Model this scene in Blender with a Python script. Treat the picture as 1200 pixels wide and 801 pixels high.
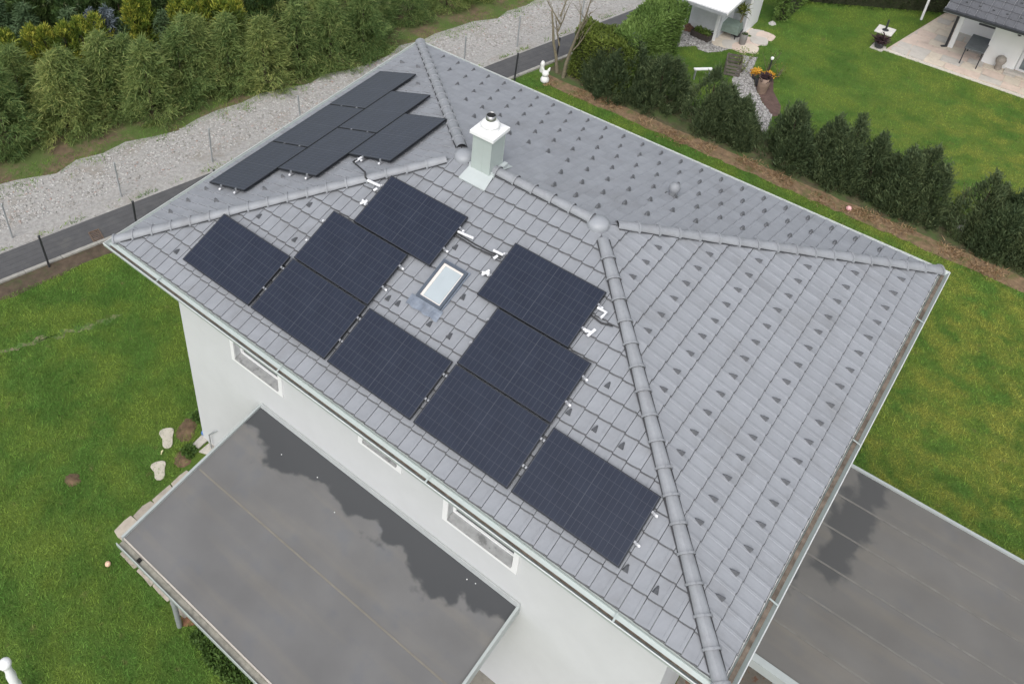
import bpy, math, random
import numpy as np
from mathutils import Matrix, Vector
for o in list(bpy.data.objects): bpy.data.objects.remove(o)
S = bpy.context.scene
COL = S.collection
R_ = math.radians

# ---------------------------------------------------------------- camera
PX, PY, FOC = 438.09, 164.53, 1103.25            # principal point and focal length in photo pixels (1200 x 801)
CAM = np.array([12.146, -6.648, 18.734])
AZ, EL = 2.2797, -0.6573
fw = np.array([math.cos(EL)*math.cos(AZ), math.cos(EL)*math.sin(AZ), math.sin(EL)])
rt = np.cross(fw, [0, 0, 1]); rt /= np.linalg.norm(rt); up = np.cross(rt, fw)
cam = bpy.data.cameras.new('camera'); camo = bpy.data.objects.new('camera', cam); COL.objects.link(camo)
M = Matrix((rt, up, -fw)).transposed().to_4x4(); M.translation = Vector(CAM)
camo.matrix_world = M
cam.sensor_width = 36; cam.lens = 36*FOC/1200
cam.shift_x = (600-PX)/1200; cam.shift_y = (PY-400.5)/1200
cam.clip_start = .1; cam.clip_end = 2000
S.camera = camo

# ---------------------------------------------------------------- world, sun, exposure (overcast)
SUN_EL, SUN_AZ = 52, -70
w = bpy.data.worlds.new('World'); S.world = w; w.use_nodes = True
nt = w.node_tree; bg = nt.nodes['Background']
sky = nt.nodes.new('ShaderNodeTexSky'); sky.sky_type = 'NISHITA'; sky.sun_disc = False
sky.sun_elevation = R_(SUN_EL); sky.sun_rotation = R_(90-SUN_AZ)
sky.air_density = 1.0; sky.dust_density = 4.0; sky.ozone_density = 1.0
hs = nt.nodes.new('ShaderNodeHueSaturation'); hs.inputs['Saturation'].default_value = .32
nt.links.new(sky.outputs[0], hs.inputs['Color']); nt.links.new(hs.outputs[0], bg.inputs['Color'])
bg.inputs['Strength'].default_value = .13
sl = bpy.data.lights.new('sun', 'SUN'); sl.energy = .7; sl.angle = R_(40); sl.color = (1, .985, .965)
so = bpy.data.objects.new('sun', sl); COL.objects.link(so)
sd = Vector((math.cos(R_(SUN_EL))*math.cos(R_(SUN_AZ)), math.cos(R_(SUN_EL))*math.sin(R_(SUN_AZ)), math.sin(R_(SUN_EL))))
so.rotation_euler = sd.to_track_quat('Z', 'Y').to_euler(); so.location = (5, -20, 40)
S.view_settings.view_transform = 'Standard'; S.view_settings.look = 'None'
S.view_settings.exposure = 0.62; S.view_settings.gamma = 1
S.render.engine = 'CYCLES'

# ---------------------------------------------------------------- pixel helpers: a pixel plus a known plane gives a place
def ray(u, v): return rt*((u-PX)/FOC) - up*((v-PY)/FOC) + fw
def gp(u, v, z=0.):
    r = ray(u, v); p = CAM + r*((z-CAM[2])/r[2]); return (float(p[0]), float(p[1]))
def on_y(u, v, y):
    r = ray(u, v); p = CAM + r*((y-CAM[1])/r[1]); return (float(p[0]), float(p[1]), float(p[2]))

# ---------------------------------------------------------------- object helpers
def link(o, parent=None):
    COL.objects.link(o)
    if parent is not None: o.parent = parent
    return o
def tag(o, label=None, cat=None, group=None, kind=None):
    if label: o['label'] = label
    if cat: o['category'] = cat
    if group: o['group'] = group
    if kind: o['kind'] = kind
    return o
def empty(name, loc, label, cat, group=None, rz=0):
    o = bpy.data.objects.new(name, None); o.empty_display_size = .2
    o.location = loc; o.rotation_euler.z = rz; COL.objects.link(o)
    return tag(o, label, cat, group)

class MB:
    def __init__(s): s.v = []; s.f = []; s.sm = []
    def add(s, vs, fs, smooth=False):
        n = len(s.v); s.v += [tuple(map(float, p)) for p in vs]
        s.f += [tuple(i+n for i in f) for f in fs]; s.sm += [smooth]*len(fs); return s
    def box(s, a, b, mat=None):
        x0, y0, z0 = a; x1, y1, z1 = b
        P = [(x0,y0,z0),(x1,y0,z0),(x1,y1,z0),(x0,y1,z0),(x0,y0,z1),(x1,y0,z1),(x1,y1,z1),(x0,y1,z1)]
        if mat is not None: P = [mat @ Vector(p) for p in P]
        return s.add(P, [(0,3,2,1),(4,5,6,7),(0,1,5,4),(1,2,6,5),(2,3,7,6),(3,0,4,7)])
    def prism(s, poly, z0, z1):
        n = len(poly)
        a = sum(poly[i][0]*poly[(i+1)%n][1]-poly[(i+1)%n][0]*poly[i][1] for i in range(n))
        if a < 0: poly = poly[::-1]
        s.add([(x,y,z0) for x,y in poly]+[(x,y,z1) for x,y in poly],
              [tuple(range(n-1,-1,-1)), tuple(range(n,2*n))]+[(i,(i+1)%n,(i+1)%n+n,i+n) for i in range(n)])
        return s
    def tube(s, pts, rad, seg=8, cap=True):
        pts = [Vector(p) for p in pts]
        if not hasattr(rad, '__len__'): rad = [rad]*len(pts)
        V = []; n = len(pts); prev = None
        for i, p in enumerate(pts):
            d = (pts[min(i+1,n-1)]-pts[max(i-1,0)]).normalized()
            if prev is None:
                a = Vector((0,0,1)) if abs(d.z) < .9 else Vector((1,0,0)); prev = d.cross(a).normalized()
            x = (prev-d*prev.dot(d)).normalized(); prev = x; y = d.cross(x)
            for k in range(seg):
                t = 2*math.pi*k/seg; V.append(p+(x*math.cos(t)+y*math.sin(t))*rad[i])
        F = [(i*seg+k, i*seg+(k+1)%seg, (i+1)*seg+(k+1)%seg, (i+1)*seg+k) for i in range(n-1) for k in range(seg)]
        s.add(V, F, True)
        if cap: s.add(V[:seg], [tuple(range(seg-1,-1,-1))]); s.add(V[-seg:], [tuple(range(seg))])
        return s
    def lathe(s, prof, seg=16, c=(0,0,0), smooth=True, sx=1, sy=1):
        V = []; n = len(prof)
        for r, z in prof:
            for k in range(seg):
                t = 2*math.pi*k/seg; V.append((c[0]+sx*r*math.cos(t), c[1]+sy*r*math.sin(t), c[2]+z))
        F = [(i*seg+k, i*seg+(k+1)%seg, (i+1)*seg+(k+1)%seg, (i+1)*seg+k) for i in range(n-1) for k in range(seg)]
        s.add(V, F, smooth)
        s.add(V[:seg], [tuple(range(seg-1,-1,-1))]); s.add(V[-seg:], [tuple(range(seg))])
        return s
    def mesh(s, name, mat, bevel=0):
        me = bpy.data.meshes.new(name); me.from_pydata(s.v, [], s.f)
        me.polygons.foreach_set('use_smooth', s.sm); me.update()
        if mat: me.materials.append(mat)
        return me
    def build(s, name, mat, parent=None, bevel=0):
        o = bpy.data.objects.new(name, s.mesh(name, mat)); link(o, parent)
        if bevel:
            m = o.modifiers.new('bevel', 'BEVEL'); m.width = bevel; m.segments = 2; m.limit_method = 'ANGLE'
        return o
def fast_mesh(name, V, F, mat, var=None):
    V = np.asarray(V, np.float32); F = np.asarray(F, np.int32); k = F.shape[1]
    me = bpy.data.meshes.new(name)
    me.vertices.add(len(V)); me.vertices.foreach_set('co', V.ravel())
    me.loops.add(F.size); me.loops.foreach_set('vertex_index', F.ravel())
    me.polygons.add(len(F)); me.polygons.foreach_set('loop_start', np.arange(0, F.size, k, dtype=np.int32))
    if var is not None:
        at = me.attributes.new('var', 'FLOAT', 'FACE'); at.data.foreach_set('value', np.asarray(var, np.float32))
    me.update(calc_edges=True); me.validate()
    if mat: me.materials.append(mat)
    return me
def obj(name, me, parent=None):
    return link(bpy.data.objects.new(name, me), parent)
def inside(P, poly):
    x, y = P[:,0], P[:,1]; r = np.zeros(len(P), bool); n = len(poly)
    for i in range(n):
        x0, y0 = poly[i]; x1, y1 = poly[(i+1) % n]
        c = ((y0 > y) != (y1 > y)) & (x < (x1-x0)*(y-y0)/((y1-y0) if y1 != y0 else 1e-9)+x0); r ^= c
    return r

# ---------------------------------------------------------------- materials
def nodes(m): return m.node_tree.nodes, m.node_tree.links
def ramp(N, pts):
    r = N.new('ShaderNodeValToRGB'); e = r.color_ramp.elements
    while len(e) > 1: e.remove(e[-1])
    e[0].position = pts[0][0]; e[0].color = (*pts[0][1], 1)
    for p, c in pts[1:]:
        q = e.new(p); q.color = (*c, 1)
    return r
def mat(name, col, rough=.6, spread=.15, scale=6, metal=0, bump=0, bscale=60, spec=.5, coord='Object', rnd=0, dirt=None, dscale=1.2, damt=.4, dlo=.52, dhi=.68):
    m = bpy.data.materials.new(name); m.use_nodes = True; N, Lk = nodes(m); b = N['Principled BSDF']
    b.inputs['Roughness'].default_value = rough; b.inputs['Metallic'].default_value = metal
    b.inputs['Specular IOR Level'].default_value = spec
    tc = N.new('ShaderNodeTexCoord'); src = tc.outputs[coord]
    if coord == 'World':
        pass
    no = N.new('ShaderNodeTexNoise'); no.inputs['Scale'].default_value = scale; no.inputs['Detail'].default_value = 6; no.inputs['Roughness'].default_value = .65
    Lk.new(src, no.inputs['Vector'])
    lo = tuple(c*(1-spread) for c in col); hi = tuple(min(1, c*(1+spread)) for c in col)
    r = ramp(N, [(.3, lo), (.7, hi)]); Lk.new(no.outputs['Fac'], r.inputs['Fac']); out = r.outputs['Color']
    if rnd:
        oi = N.new('ShaderNodeObjectInfo'); h = N.new('ShaderNodeHueSaturation')
        mr = N.new('ShaderNodeMapRange'); mr.inputs['To Min'].default_value = 1-rnd; mr.inputs['To Max'].default_value = 1+rnd
        Lk.new(oi.outputs['Random'], mr.inputs['Value']); Lk.new(mr.outputs[0], h.inputs['Value']); Lk.new(out, h.inputs['Color']); out = h.outputs['Color']
    if dirt:
        d = N.new('ShaderNodeTexNoise'); d.inputs['Scale'].default_value = dscale; d.inputs['Detail'].default_value = 8; d.inputs['Roughness'].default_value = .7
        ge = N.new('ShaderNodeNewGeometry'); Lk.new(ge.outputs['Position'], d.inputs['Vector'])
        mr = N.new('ShaderNodeMapRange'); mr.inputs['From Min'].default_value = dlo; mr.inputs['From Max'].default_value = dhi; mr.inputs['To Max'].default_value = damt
        Lk.new(d.outputs['Fac'], mr.inputs['Value'])
        mx = N.new('ShaderNodeMix'); mx.data_type = 'RGBA'; Lk.new(mr.outputs[0], mx.inputs['Factor']); Lk.new(out, mx.inputs['A']); mx.inputs['B'].default_value = (*dirt, 1); out = mx.outputs['Result']
    Lk.new(out, b.inputs['Base Color'])
    if bump:
        n2 = N.new('ShaderNodeTexNoise'); n2.inputs['Scale'].default_value = bscale; n2.inputs['Detail'].default_value = 4; Lk.new(src, n2.inputs['Vector'])
        bp = N.new('ShaderNodeBump'); bp.inputs['Strength'].default_value = bump; bp.inputs['Distance'].default_value = .01
        Lk.new(n2.outputs['Fac'], bp.inputs['Height']); Lk.new(bp.outputs[0], b.inputs['Normal'])
    return m
def leafmat(name, pts, rough=.65, tr=.15, rnd=.12, hue=.012):
    m = bpy.data.materials.new(name); m.use_nodes = True; N, Lk = nodes(m); b = N['Principled BSDF']
    at = N.new('ShaderNodeAttribute'); at.attribute_name = 'var'
    r = ramp(N, pts); Lk.new(at.outputs['Fac'], r.inputs['Fac'])
    oi = N.new('ShaderNodeObjectInfo'); h = N.new('ShaderNodeHueSaturation')
    mr = N.new('ShaderNodeMapRange'); mr.inputs['To Min'].default_value = 1-rnd; mr.inputs['To Max'].default_value = 1+rnd; Lk.new(oi.outputs['Random'], mr.inputs['Value']); Lk.new(mr.outputs[0], h.inputs['Value'])
    m2 = N.new('ShaderNodeMapRange'); m2.inputs['To Min'].default_value = .5+hue; m2.inputs['To Max'].default_value = .5-hue; Lk.new(oi.outputs['Random'], m2.inputs['Value']); Lk.new(m2.outputs[0], h.inputs['Hue'])
    Lk.new(r.outputs[0], h.inputs['Color']); Lk.new(h.outputs[0], b.inputs['Base Color'])
    b.inputs['Roughness'].default_value = rough; b.inputs['Specular IOR Level'].default_value = .25
    t = N.new('ShaderNodeBsdfTranslucent'); Lk.new(h.outputs[0], t.inputs['Color'])
    mx = N.new('ShaderNodeMixShader'); mx.inputs[0].default_value = tr
    Lk.new(b.outputs[0], mx.inputs[1]); Lk.new(t.outputs[0], mx.inputs[2]); Lk.new(mx.outputs[0], N['Material Output'].inputs['Surface'])
    return m
def grassmat(name, blade=False):
    m = bpy.data.materials.new(name); m.use_nodes = True; N, Lk = nodes(m); b = N['Principled BSDF']
    ge = N.new('ShaderNodeNewGeometry'); pos = ge.outputs['Position']
    def noise(sc, det=5, off=0):
        mp = N.new('ShaderNodeMapping'); mp.inputs['Location'].default_value = (off, off*1.7, 0); Lk.new(pos, mp.inputs['Vector'])
        n = N.new('ShaderNodeTexNoise'); n.inputs['Scale'].default_value = sc; n.inputs['Detail'].default_value = det; n.inputs['Roughness'].default_value = .6
        Lk.new(mp.outputs[0], n.inputs['Vector']); return n.outputs['Fac']
    def mr(v, a, c, x=0., y=1.):
        k = N.new('ShaderNodeMapRange'); k.inputs['From Min'].default_value = a; k.inputs['From Max'].default_value = c; k.inputs['To Min'].default_value = x; k.inputs['To Max'].default_value = y; Lk.new(v, k.inputs['Value']); return k.outputs[0]
    def mix(f, a, c):
        k = N.new('ShaderNodeMix'); k.data_type = 'RGBA'
        Lk.new(f, k.inputs['Factor'])
        for s_, val in (('A', a), ('B', c)):
            if isinstance(val, tuple): k.inputs[s_].default_value = (*val, 1)
            else: Lk.new(val, k.inputs[s_])
        return k.outputs['Result']
    def mul(a, c):
        k = N.new('ShaderNodeMath'); k.operation = 'MULTIPLY'; Lk.new(a, k.inputs[0])
        if isinstance(c, (int, float)): k.inputs[1].default_value = c
        else: Lk.new(c, k.inputs[1])
        return k.outputs[0]
    sp = N.new('ShaderNodeSeparateXYZ'); Lk.new(pos, sp.inputs[0])
    east = mr(sp.outputs['X'], 6, 13)                                   # the lawn east of the house holds more moss
    c = mix(mr(noise(.55), .35, .65), (.060,.138,.022), (.100,.200,.036))
    c = mix(mr(noise(2.2, 6, 3), .4, .7, 0, .8), c, (.058,.118,.018))
    c = mix(mul(mr(noise(.8, 6, 9), .42, .62), .72), c, (.165,.225,.036))
    c = mix(mul(mr(noise(1.3, 6, 21), .42, .62), mul(east, .85)), c, (.26,.265,.05))
    c = mix(mul(mr(noise(3.1, 6, 33), .62, .72), .55), c, (.16,.12,.06))
    if blade:
        at = N.new('ShaderNodeAttribute'); at.attribute_name = 'var'
        h = N.new('ShaderNodeHueSaturation'); Lk.new(c, h.inputs['Color']); Lk.new(mr(at.outputs['Fac'], 0, 1, .85, 1.65), h.inputs['Value']); c = h.outputs[0]
    else:
        c = mix(mr(noise(40, 4), .3, .7), c, (.06,.10,.018))
        n = N.new('ShaderNodeBump'); n.inputs['Strength'].default_value = .8; n.inputs['Distance'].default_value = .03
        Lk.new(noise(30, 6), n.inputs['Height']); Lk.new(n.outputs[0], b.inputs['Normal'])
    Lk.new(c, b.inputs['Base Color']); b.inputs['Roughness'].default_value = .8; b.inputs['Specular IOR Level'].default_value = .2
    return m

m_tile = mat('tile_grey', (.262,.275,.298), .6, .08, 5, bump=.15, bscale=90, rnd=.045, dirt=(.20,.205,.215), dscale=1.1, damt=.55)
m_tilestuff = m_tile.copy(); m_tilestuff.name = 'tile_grey_field'
def add_var(m):
    N, Lk = nodes(m); b = N['Principled BSDF']; src = b.inputs['Base Color'].links[0].from_socket
    at = N.new('ShaderNodeAttribute'); at.attribute_name = 'var'; h = N.new('ShaderNodeHueSaturation')
    mr = N.new('ShaderNodeMapRange'); mr.inputs['To Min'].default_value = .95; mr.inputs['To Max'].default_value = 1.05
    Lk.new(at.outputs['Fac'], mr.inputs['Value']); Lk.new(mr.outputs[0], h.inputs['Value']); Lk.new(src, h.inputs['Color']); Lk.new(h.outputs[0], b.inputs['Base Color'])
add_var(m_tilestuff)
m_cap = mat('cap_grey', (.262,.274,.294), .55, .10, 7, bump=.15, bscale=70, rnd=.05, dirt=(.20,.2,.21), dscale=3, damt=.5)
m_apex = mat('apex_cap_grey', (.30,.315,.34), .5, .06, 5)
m_guard = mat('guard_metal', (.135,.14,.15), .5, .2, 20, metal=.3)
m_deck = mat('roof_underlay', (.08,.08,.085), .8)
m_wall = mat('white_render', (.575,.588,.597), .85, .03, 1.5, bump=.25, bscale=220)
m_white = mat('white_paint', (.82,.825,.83), .45, .02, 3)
m_soffit = mat('soffit_white', (.7,.7,.69), .6, .04, 3)
m_zinc = mat('pale_green_metal', (.40,.45,.435), .42, .05, 4, metal=.1, dirt=(.30,.29,.26), dscale=4, damt=.45, dlo=.5, dhi=.75)
m_gutin = mat('gutter_debris', (.15,.12,.095), .85, .5, 9, bump=.5, bscale=40)
m_chim = mat('chimney_cladding', (.43,.485,.465), .4, .04, 4, metal=.1)
m_steel = mat('stainless', (.45,.45,.45), .3, .1, 8, metal=.9)
m_black = mat('flat_black', (.012,.012,.012), .9)  # plain black for the flue opening and gutter outlet
m_frame = mat('black_aluminium', (.03,.033,.04), .35, .1, 12, metal=.5)
m_rail = mat('rail_aluminium', (.42,.43,.45), .4, .1, 10, metal=.6)
m_conn = mat('white_plastic', (.72,.73,.75), .35, .02, 5)
m_cable = mat('black_cable', (.03,.03,.032), .6)
m_memb = None
m_concrete = mat('pale_stone', (.38,.335,.28), .85, .2, 6, bump=.4, bscale=30, rnd=.1)
m_soil = mat('soil', (.13,.085,.05), .95, .5, 5, bump=.8, bscale=25)
m_dark_metal = mat('anthracite_metal', (.035,.037,.042), .45, .15, 8)
m_galv = mat('galvanised', (.36,.38,.39), .5, .12, 10, metal=.3)
m_bark = mat('bark', (.20,.175,.12), .9, .3, 12, bump=.5, bscale=30)
m_trunk = mat('dark_bark', (.06,.045,.03), .9, .3, 12)

def panelmat():
    m = bpy.data.materials.new('solar_cells'); m.use_nodes = True; N, Lk = nodes(m); b = N['Principled BSDF']
    tc = N.new('ShaderNodeTexCoord'); sp = N.new('ShaderNodeSeparateXYZ'); Lk.new(tc.outputs['Object'], sp.inputs[0])
    def line(o, n, size, off, wd):
        a = N.new('ShaderNodeMath'); a.operation = 'SUBTRACT'; Lk.new(o, a.inputs[0]); a.inputs[1].default_value = off
        q = N.new('ShaderNodeMath'); q.operation = 'DIVIDE'; Lk.new(a.outputs[0], q.inputs[0]); q.inputs[1].default_value = size/n
        f = N.new('ShaderNodeMath'); f.operation = 'FRACT'; Lk.new(q.outputs[0], f.inputs[0])
        p = N.new('ShaderNodeMath'); p.operation = 'PINGPONG'; Lk.new(f.outputs[0], p.inputs[0]); p.inputs[1].default_value = .5
        l = N.new('ShaderNodeMath'); l.operation = 'LESS_THAN'; Lk.new(p.outputs[0], l.inputs[0]); l.inputs[1].default_value = wd/(size/n)
        return l.outputs[0]
    lx = line(sp.outputs['X'], 20, 1.68, .02, .0022); ly = line(sp.outputs['Y'], 6, 1.09, .02, .0022)
    fx = line(sp.outputs['Y'], 60, 1.09, .02, .0009)
    mid = line(sp.outputs['X'], 2, 1.68, .02, .005)
    mxm = N.new('ShaderNodeMath'); mxm.operation = 'MAXIMUM'; Lk.new(lx, mxm.inputs[0]); Lk.new(ly, mxm.inputs[1])
    m2 = N.new('ShaderNodeMath'); m2.operation = 'MAXIMUM'; Lk.new(mxm.outputs[0], m2.inputs[0]); Lk.new(mid, m2.inputs[1])
    no = N.new('ShaderNodeTexNoise'); no.inputs['Scale'].default_value = 2.5; Lk.new(tc.outputs['Object'], no.inputs['Vector'])
    r = ramp(N, [(.35, (.014,.019,.035)), (.65, (.018,.024,.042))]); Lk.new(no.outputs['Fac'], r.inputs['Fac'])
    k0 = N.new('ShaderNodeMix'); k0.data_type = 'RGBA'; Lk.new(fx, k0.inputs['Factor']); Lk.new(r.outputs[0], k0.inputs['A']); k0.inputs['B'].default_value = (.024,.03,.047,1)
    k = N.new('ShaderNodeMix'); k.data_type = 'RGBA'; Lk.new(m2.outputs[0], k.inputs['Factor']); Lk.new(k0.outputs['Result'], k.inputs['A']); k.inputs['B'].default_value = (.056,.062,.080,1)
    Lk.new(k.outputs['Result'], b.inputs['Base Color'])
    b.inputs['Roughness'].default_value = .22; b.inputs['IOR'].default_value = 1.5; b.inputs['Specular IOR Level'].default_value = .5
    return m
m_cells = panelmat()

def membranemat(name, base, wetfun, wk=.47):
    m = bpy.data.materials.new(name); m.use_nodes = True; N, Lk = nodes(m); b = N['Principled BSDF']
    tc = N.new('ShaderNodeTexCoord'); src = tc.outputs['Object']
    def noise(sc, det=5, sx=1, sy=1, dist=0):
        mp = N.new('ShaderNodeMapping'); mp.inputs['Scale'].default_value = (sx, sy, 1); Lk.new(src, mp.inputs['Vector'])
        n = N.new('ShaderNodeTexNoise'); n.inputs['Scale'].default_value = sc; n.inputs['Detail'].default_value = det; n.inputs['Distortion'].default_value = dist; Lk.new(mp.outputs[0], n.inputs['Vector']); return n.outputs['Fac']
    def op(o, a, c):
        k = N.new('ShaderNodeMath'); k.operation = o
        for i, q in enumerate((a, c)):
            if isinstance(q, (int, float)): k.inputs[i].default_value = q
            else: Lk.new(q, k.inputs[i])
        return k.outputs[0]
    r = ramp(N, [(.25, tuple(c*.88 for c in base)), (.75, tuple(c*1.12 for c in base))]); Lk.new(noise(1.1, 8), r.inputs['Fac'])
    r2 = ramp(N, [(.5, (1,1,1)), (.74, (1.14,1.10,1.03))]); Lk.new(noise(1.4, 6, .25, 2.2), r2.inputs['Fac'])
    mm = N.new('ShaderNodeMix'); mm.data_type = 'RGBA'; mm.blend_type = 'MULTIPLY'; mm.inputs['Factor'].default_value = 1; Lk.new(r.outputs[0], mm.inputs['A']); Lk.new(r2.outputs[0], mm.inputs['B'])
    r3 = ramp(N, [(.56, (1,1,1)), (.72, (.92,.95,1.0))]); Lk.new(noise(2.1, 6, 1, 1), r3.inputs['Fac'])
    m3 = N.new('ShaderNodeMix'); m3.data_type = 'RGBA'; m3.blend_type = 'MULTIPLY'; m3.inputs['Factor'].default_value = 1; Lk.new(mm.outputs['Result'], m3.inputs['A']); Lk.new(r3.outputs[0], m3.inputs['B'])
    sp = N.new('ShaderNodeSeparateXYZ'); Lk.new(src, sp.inputs[0])
    wet = wetfun(op, sp.outputs['X'], sp.outputs['Y'], noise)
    st = N.new('ShaderNodeMapRange'); st.interpolation_type = 'SMOOTHSTEP'; st.inputs['From Min'].default_value = -.08; st.inputs['From Max'].default_value = .09; Lk.new(wet, st.inputs['Value'])
    k = N.new('ShaderNodeMix'); k.data_type = 'RGBA'; Lk.new(st.outputs[0], k.inputs['Factor']); Lk.new(m3.outputs['Result'], k.inputs['A']); k.inputs['B'].default_value = (base[0]*wk, base[1]*(wk+.02), base[2]*(wk+.05), 1)
    Lk.new(k.outputs['Result'], b.inputs['Base Color'])
    rr = N.new('ShaderNodeMapRange'); rr.inputs['To Min'].default_value = .85; rr.inputs['To Max'].default_value = .35; Lk.new(st.outputs[0], rr.inputs['Value']); Lk.new(rr.outputs[0], b.inputs['Roughness']); b.inputs['Specular IOR Level'].default_value = .3
    bp = N.new('ShaderNodeBump'); bp.inputs['Strength'].default_value = .1; bp.inputs['Distance'].default_value = .02; Lk.new(noise(3, 4), bp.inputs['Height']); Lk.new(bp.outputs[0], b.inputs['Normal'])
    return m

# ---------------------------------------------------------------- the setting: ground sheets
def sheet(name, poly, z, m, kind='structure'):
    n = len(poly)
    a = sum(poly[i][0]*poly[(i+1)%n][1]-poly[(i+1)%n][0]*poly[i][1] for i in range(n))
    if a < 0: poly = poly[::-1]
    mb = MB().add([(x,y,z) for x,y in poly], [tuple(range(n))])
    o = mb.build(name, m); tag(o, kind=kind); return o
rng = np.random.default_rng(7)
def wob(p, q, n, amp, seed):
    r = random.Random(seed); out = []
    for i in range(n+1):
        t = i/n; out.append((p[0]+(q[0]-p[0])*t+r.uniform(-amp, amp), p[1]+(q[1]-p[1])*t+r.uniform(-amp, amp)*.3))
    return out
m_grass = grassmat('grass_sheet'); m_blade = grassmat('grass_blades', True)
m_asph = mat('asphalt', (.085,.085,.088), .85, .12, 3, bump=.4, bscale=80, dirt=(.115,.112,.105), dscale=1.5, damt=.6)
m_gravel = mat('gravel_sheet', (.34,.33,.315), .95, .25, 9, bump=1, bscale=40, coord='Object', dirt=(.24,.21,.17), dscale=.9, damt=.6)
m_gstone = mat('gravel_stone', (.50,.485,.46), .9, .3, 2.2)
m_verge = mat('verge_soil', (.14,.10,.062), .95, .4, 3, bump=.8, bscale=20, dirt=(.075,.12,.025), dscale=.9, damt=.9, dlo=.42, dhi=.55)
m_mulch = mat('dry_mulch', (.19,.128,.075), .95, .45, 6, bump=.9, bscale=25, dirt=(.09,.11,.03), dscale=2.3, damt=.7, dlo=.5, dhi=.62)
m_darksoil = mat('dark_soil', (.085,.075,.04), .95, .4, 5, bump=.8, bscale=25, dirt=(.06,.10,.025), dscale=2, damt=.9, dlo=.42, dhi=.58)
GX = lambda a, y, b=.287: a+b*y
sheet('ground', [(-400,-400),(400,-400),(400,400),(-400,400)], -.004, m_grass)
lawn_poly = [(GX(-7.1,-9),-9),(GX(-7.1,18.3),18.3),(60,17.9),(60,-9)]
sheet('lawn', lawn_poly, 0, m_grass)
path_w = [(GX(-8.5,-8),-8),(GX(-8.5,40),40)]; path_e = [(GX(-7.42,-8),-8),(GX(-7.42,40),40)]
sheet('path', [path_w[0],path_w[1],path_e[1],path_e[0]], .012, m_asph)
vb = wob((GX(-6.75,-8),-8),(GX(-6.75,17.5),17.5), 40, .22, 3)
sheet('soil_verge', [(GX(-7.46,-8),-8)]+vb+[(GX(-7.46,17.5),17.5)], .004, mat('dark_verge_soil', (.085,.062,.042), .95, .4, 4, bump=.8, bscale=22, dirt=(.06,.09,.025), dscale=1.8, damt=.7, dlo=.5, dhi=.65))
gv_w = wob((GX(-11.5,-8,.3),-8),(GX(-11.5,40,.3),40), 60, .25, 5)
sheet('gravel_strip', [(GX(-8.47,-8),-8)]+gv_w+[(GX(-8.47,40),40)], .004, m_gravel)
sheet('verge', [(GX(-11.2,-8,.3),-8),(GX(-11.2,40,.3),40),(-40,40),(-40,-8)], 0, m_verge)
mulch = wob((-1.4,18.75),(16,18.7),60,.12,8)[::-1]+wob((-1.3,18.2),(16,18.05),60,.16,9)
sheet('mulch_strip', mulch, .008, m_mulch)
sheet('hedge_bed', wob((-1.6,20.3),(16,20.45),30,.15,10)[::-1]+[(-1.6,18.7),(16,18.6)], .004, m_darksoil)
# kerb between path and house lawn
kb = MB()
for i in range(30):
    y0 = -8+i*1.0; kb2 = MB().prism([(GX(-7.41,y0),y0),(GX(-7.41,y0+.985),y0+.985),(GX(-7.30,y0+.985),y0+.985),(GX(-7.30,y0),y0)], -.05, .06)
    if i == 0: kerb = kb2.build('kerb', mat('kerb_concrete', (.34,.33,.30), .9, .2, 6, rnd=.08)); tag(kerb, kind='structure')
    else: kb2.build('kerb_stone', kerb.data.materials[0], kerb)

# ---------------------------------------------------------------- the house
L, W, H, ZE, OA = 12.065, 9.288, 1.64, 6.335, .68
YR = W/2; TH = math.atan2(H, YR); ct, st = math.cos(TH), math.sin(TH)
SLOPE = YR/ct
house = empty('house', (L/2, W/2, 0), 'white rendered two-storey house with grey tiled hip roof', 'house')
hinv = Matrix.Translation((-L/2, -W/2, 0))
def hp(o, parent=None):                           # parent to the house (or one of its parts) keeping world coordinates
    o.parent = parent or house
    if parent is None: o.matrix_parent_inverse = hinv
    else: o.matrix_parent_inverse = Matrix.Identity(4)
    return o
def hbuild(mb, name, m, parent=None, bevel=0):
    o = mb.build(name, m, None, bevel); return hp(o, parent)
x0, x1, y0, y1 = OA, L-OA, OA, W-OA; ZT = ZE-.02
wins = [(2.32,3.53,4.16,5.45), (5.62,6.40,4.55,5.45), (7.49,8.78,4.16,5.45)]
wm = MB()
# front wall cut into strips round the three openings
xs = x0
for a, b, c, d_ in wins:
    wm.add([(xs,y0,0),(a,y0,0),(a,y0,ZT),(xs,y0,ZT)], [(0,1,2,3)])
    wm.add([(a,y0,0),(b,y0,0),(b,y0,c),(a,y0,c)], [(0,1,2,3)]); wm.add([(a,y0,d_),(b,y0,d_),(b,y0,ZT),(a,y0,ZT)], [(0,1,2,3)])
    D = .20                                          # reveals
    wm.add([(a,y0,c),(a,y0+D,c),(a,y0+D,d_),(a,y0,d_)], [(0,1,2,3)]); wm.add([(b,y0,c),(b,y0,d_),(b,y0+D,d_),(b,y0+D,c)], [(0,1,2,3)])
    wm.add([(a,y0,d_),(a,y0+D,d_),(b,y0+D,d_),(b,y0,d_)], [(0,1,2,3)]); wm.add([(a,y0,c),(b,y0,c),(b,y0+D,c),(a,y0+D,c)], [(0,1,2,3)])
    xs = b
wm.add([(xs,y0,0),(x1,y0,0),(x1,y0,ZT),(xs,y0,ZT)], [(0,1,2,3)])
wm.add([(x1,y0,0),(x1,y1,0),(x1,y1,ZT),(x1,y0,ZT)], [(0,1,2,3)])
wm.add([(x1,y1,0),(x0,y1,0),(x0,y1,ZT),(x1,y1,ZT)], [(0,1,2,3)])
wm.add([(x0,y1,0),(x0,y0,0),(x0,y0,ZT),(x0,y1,ZT)], [(0,1,2,3)])
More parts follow.
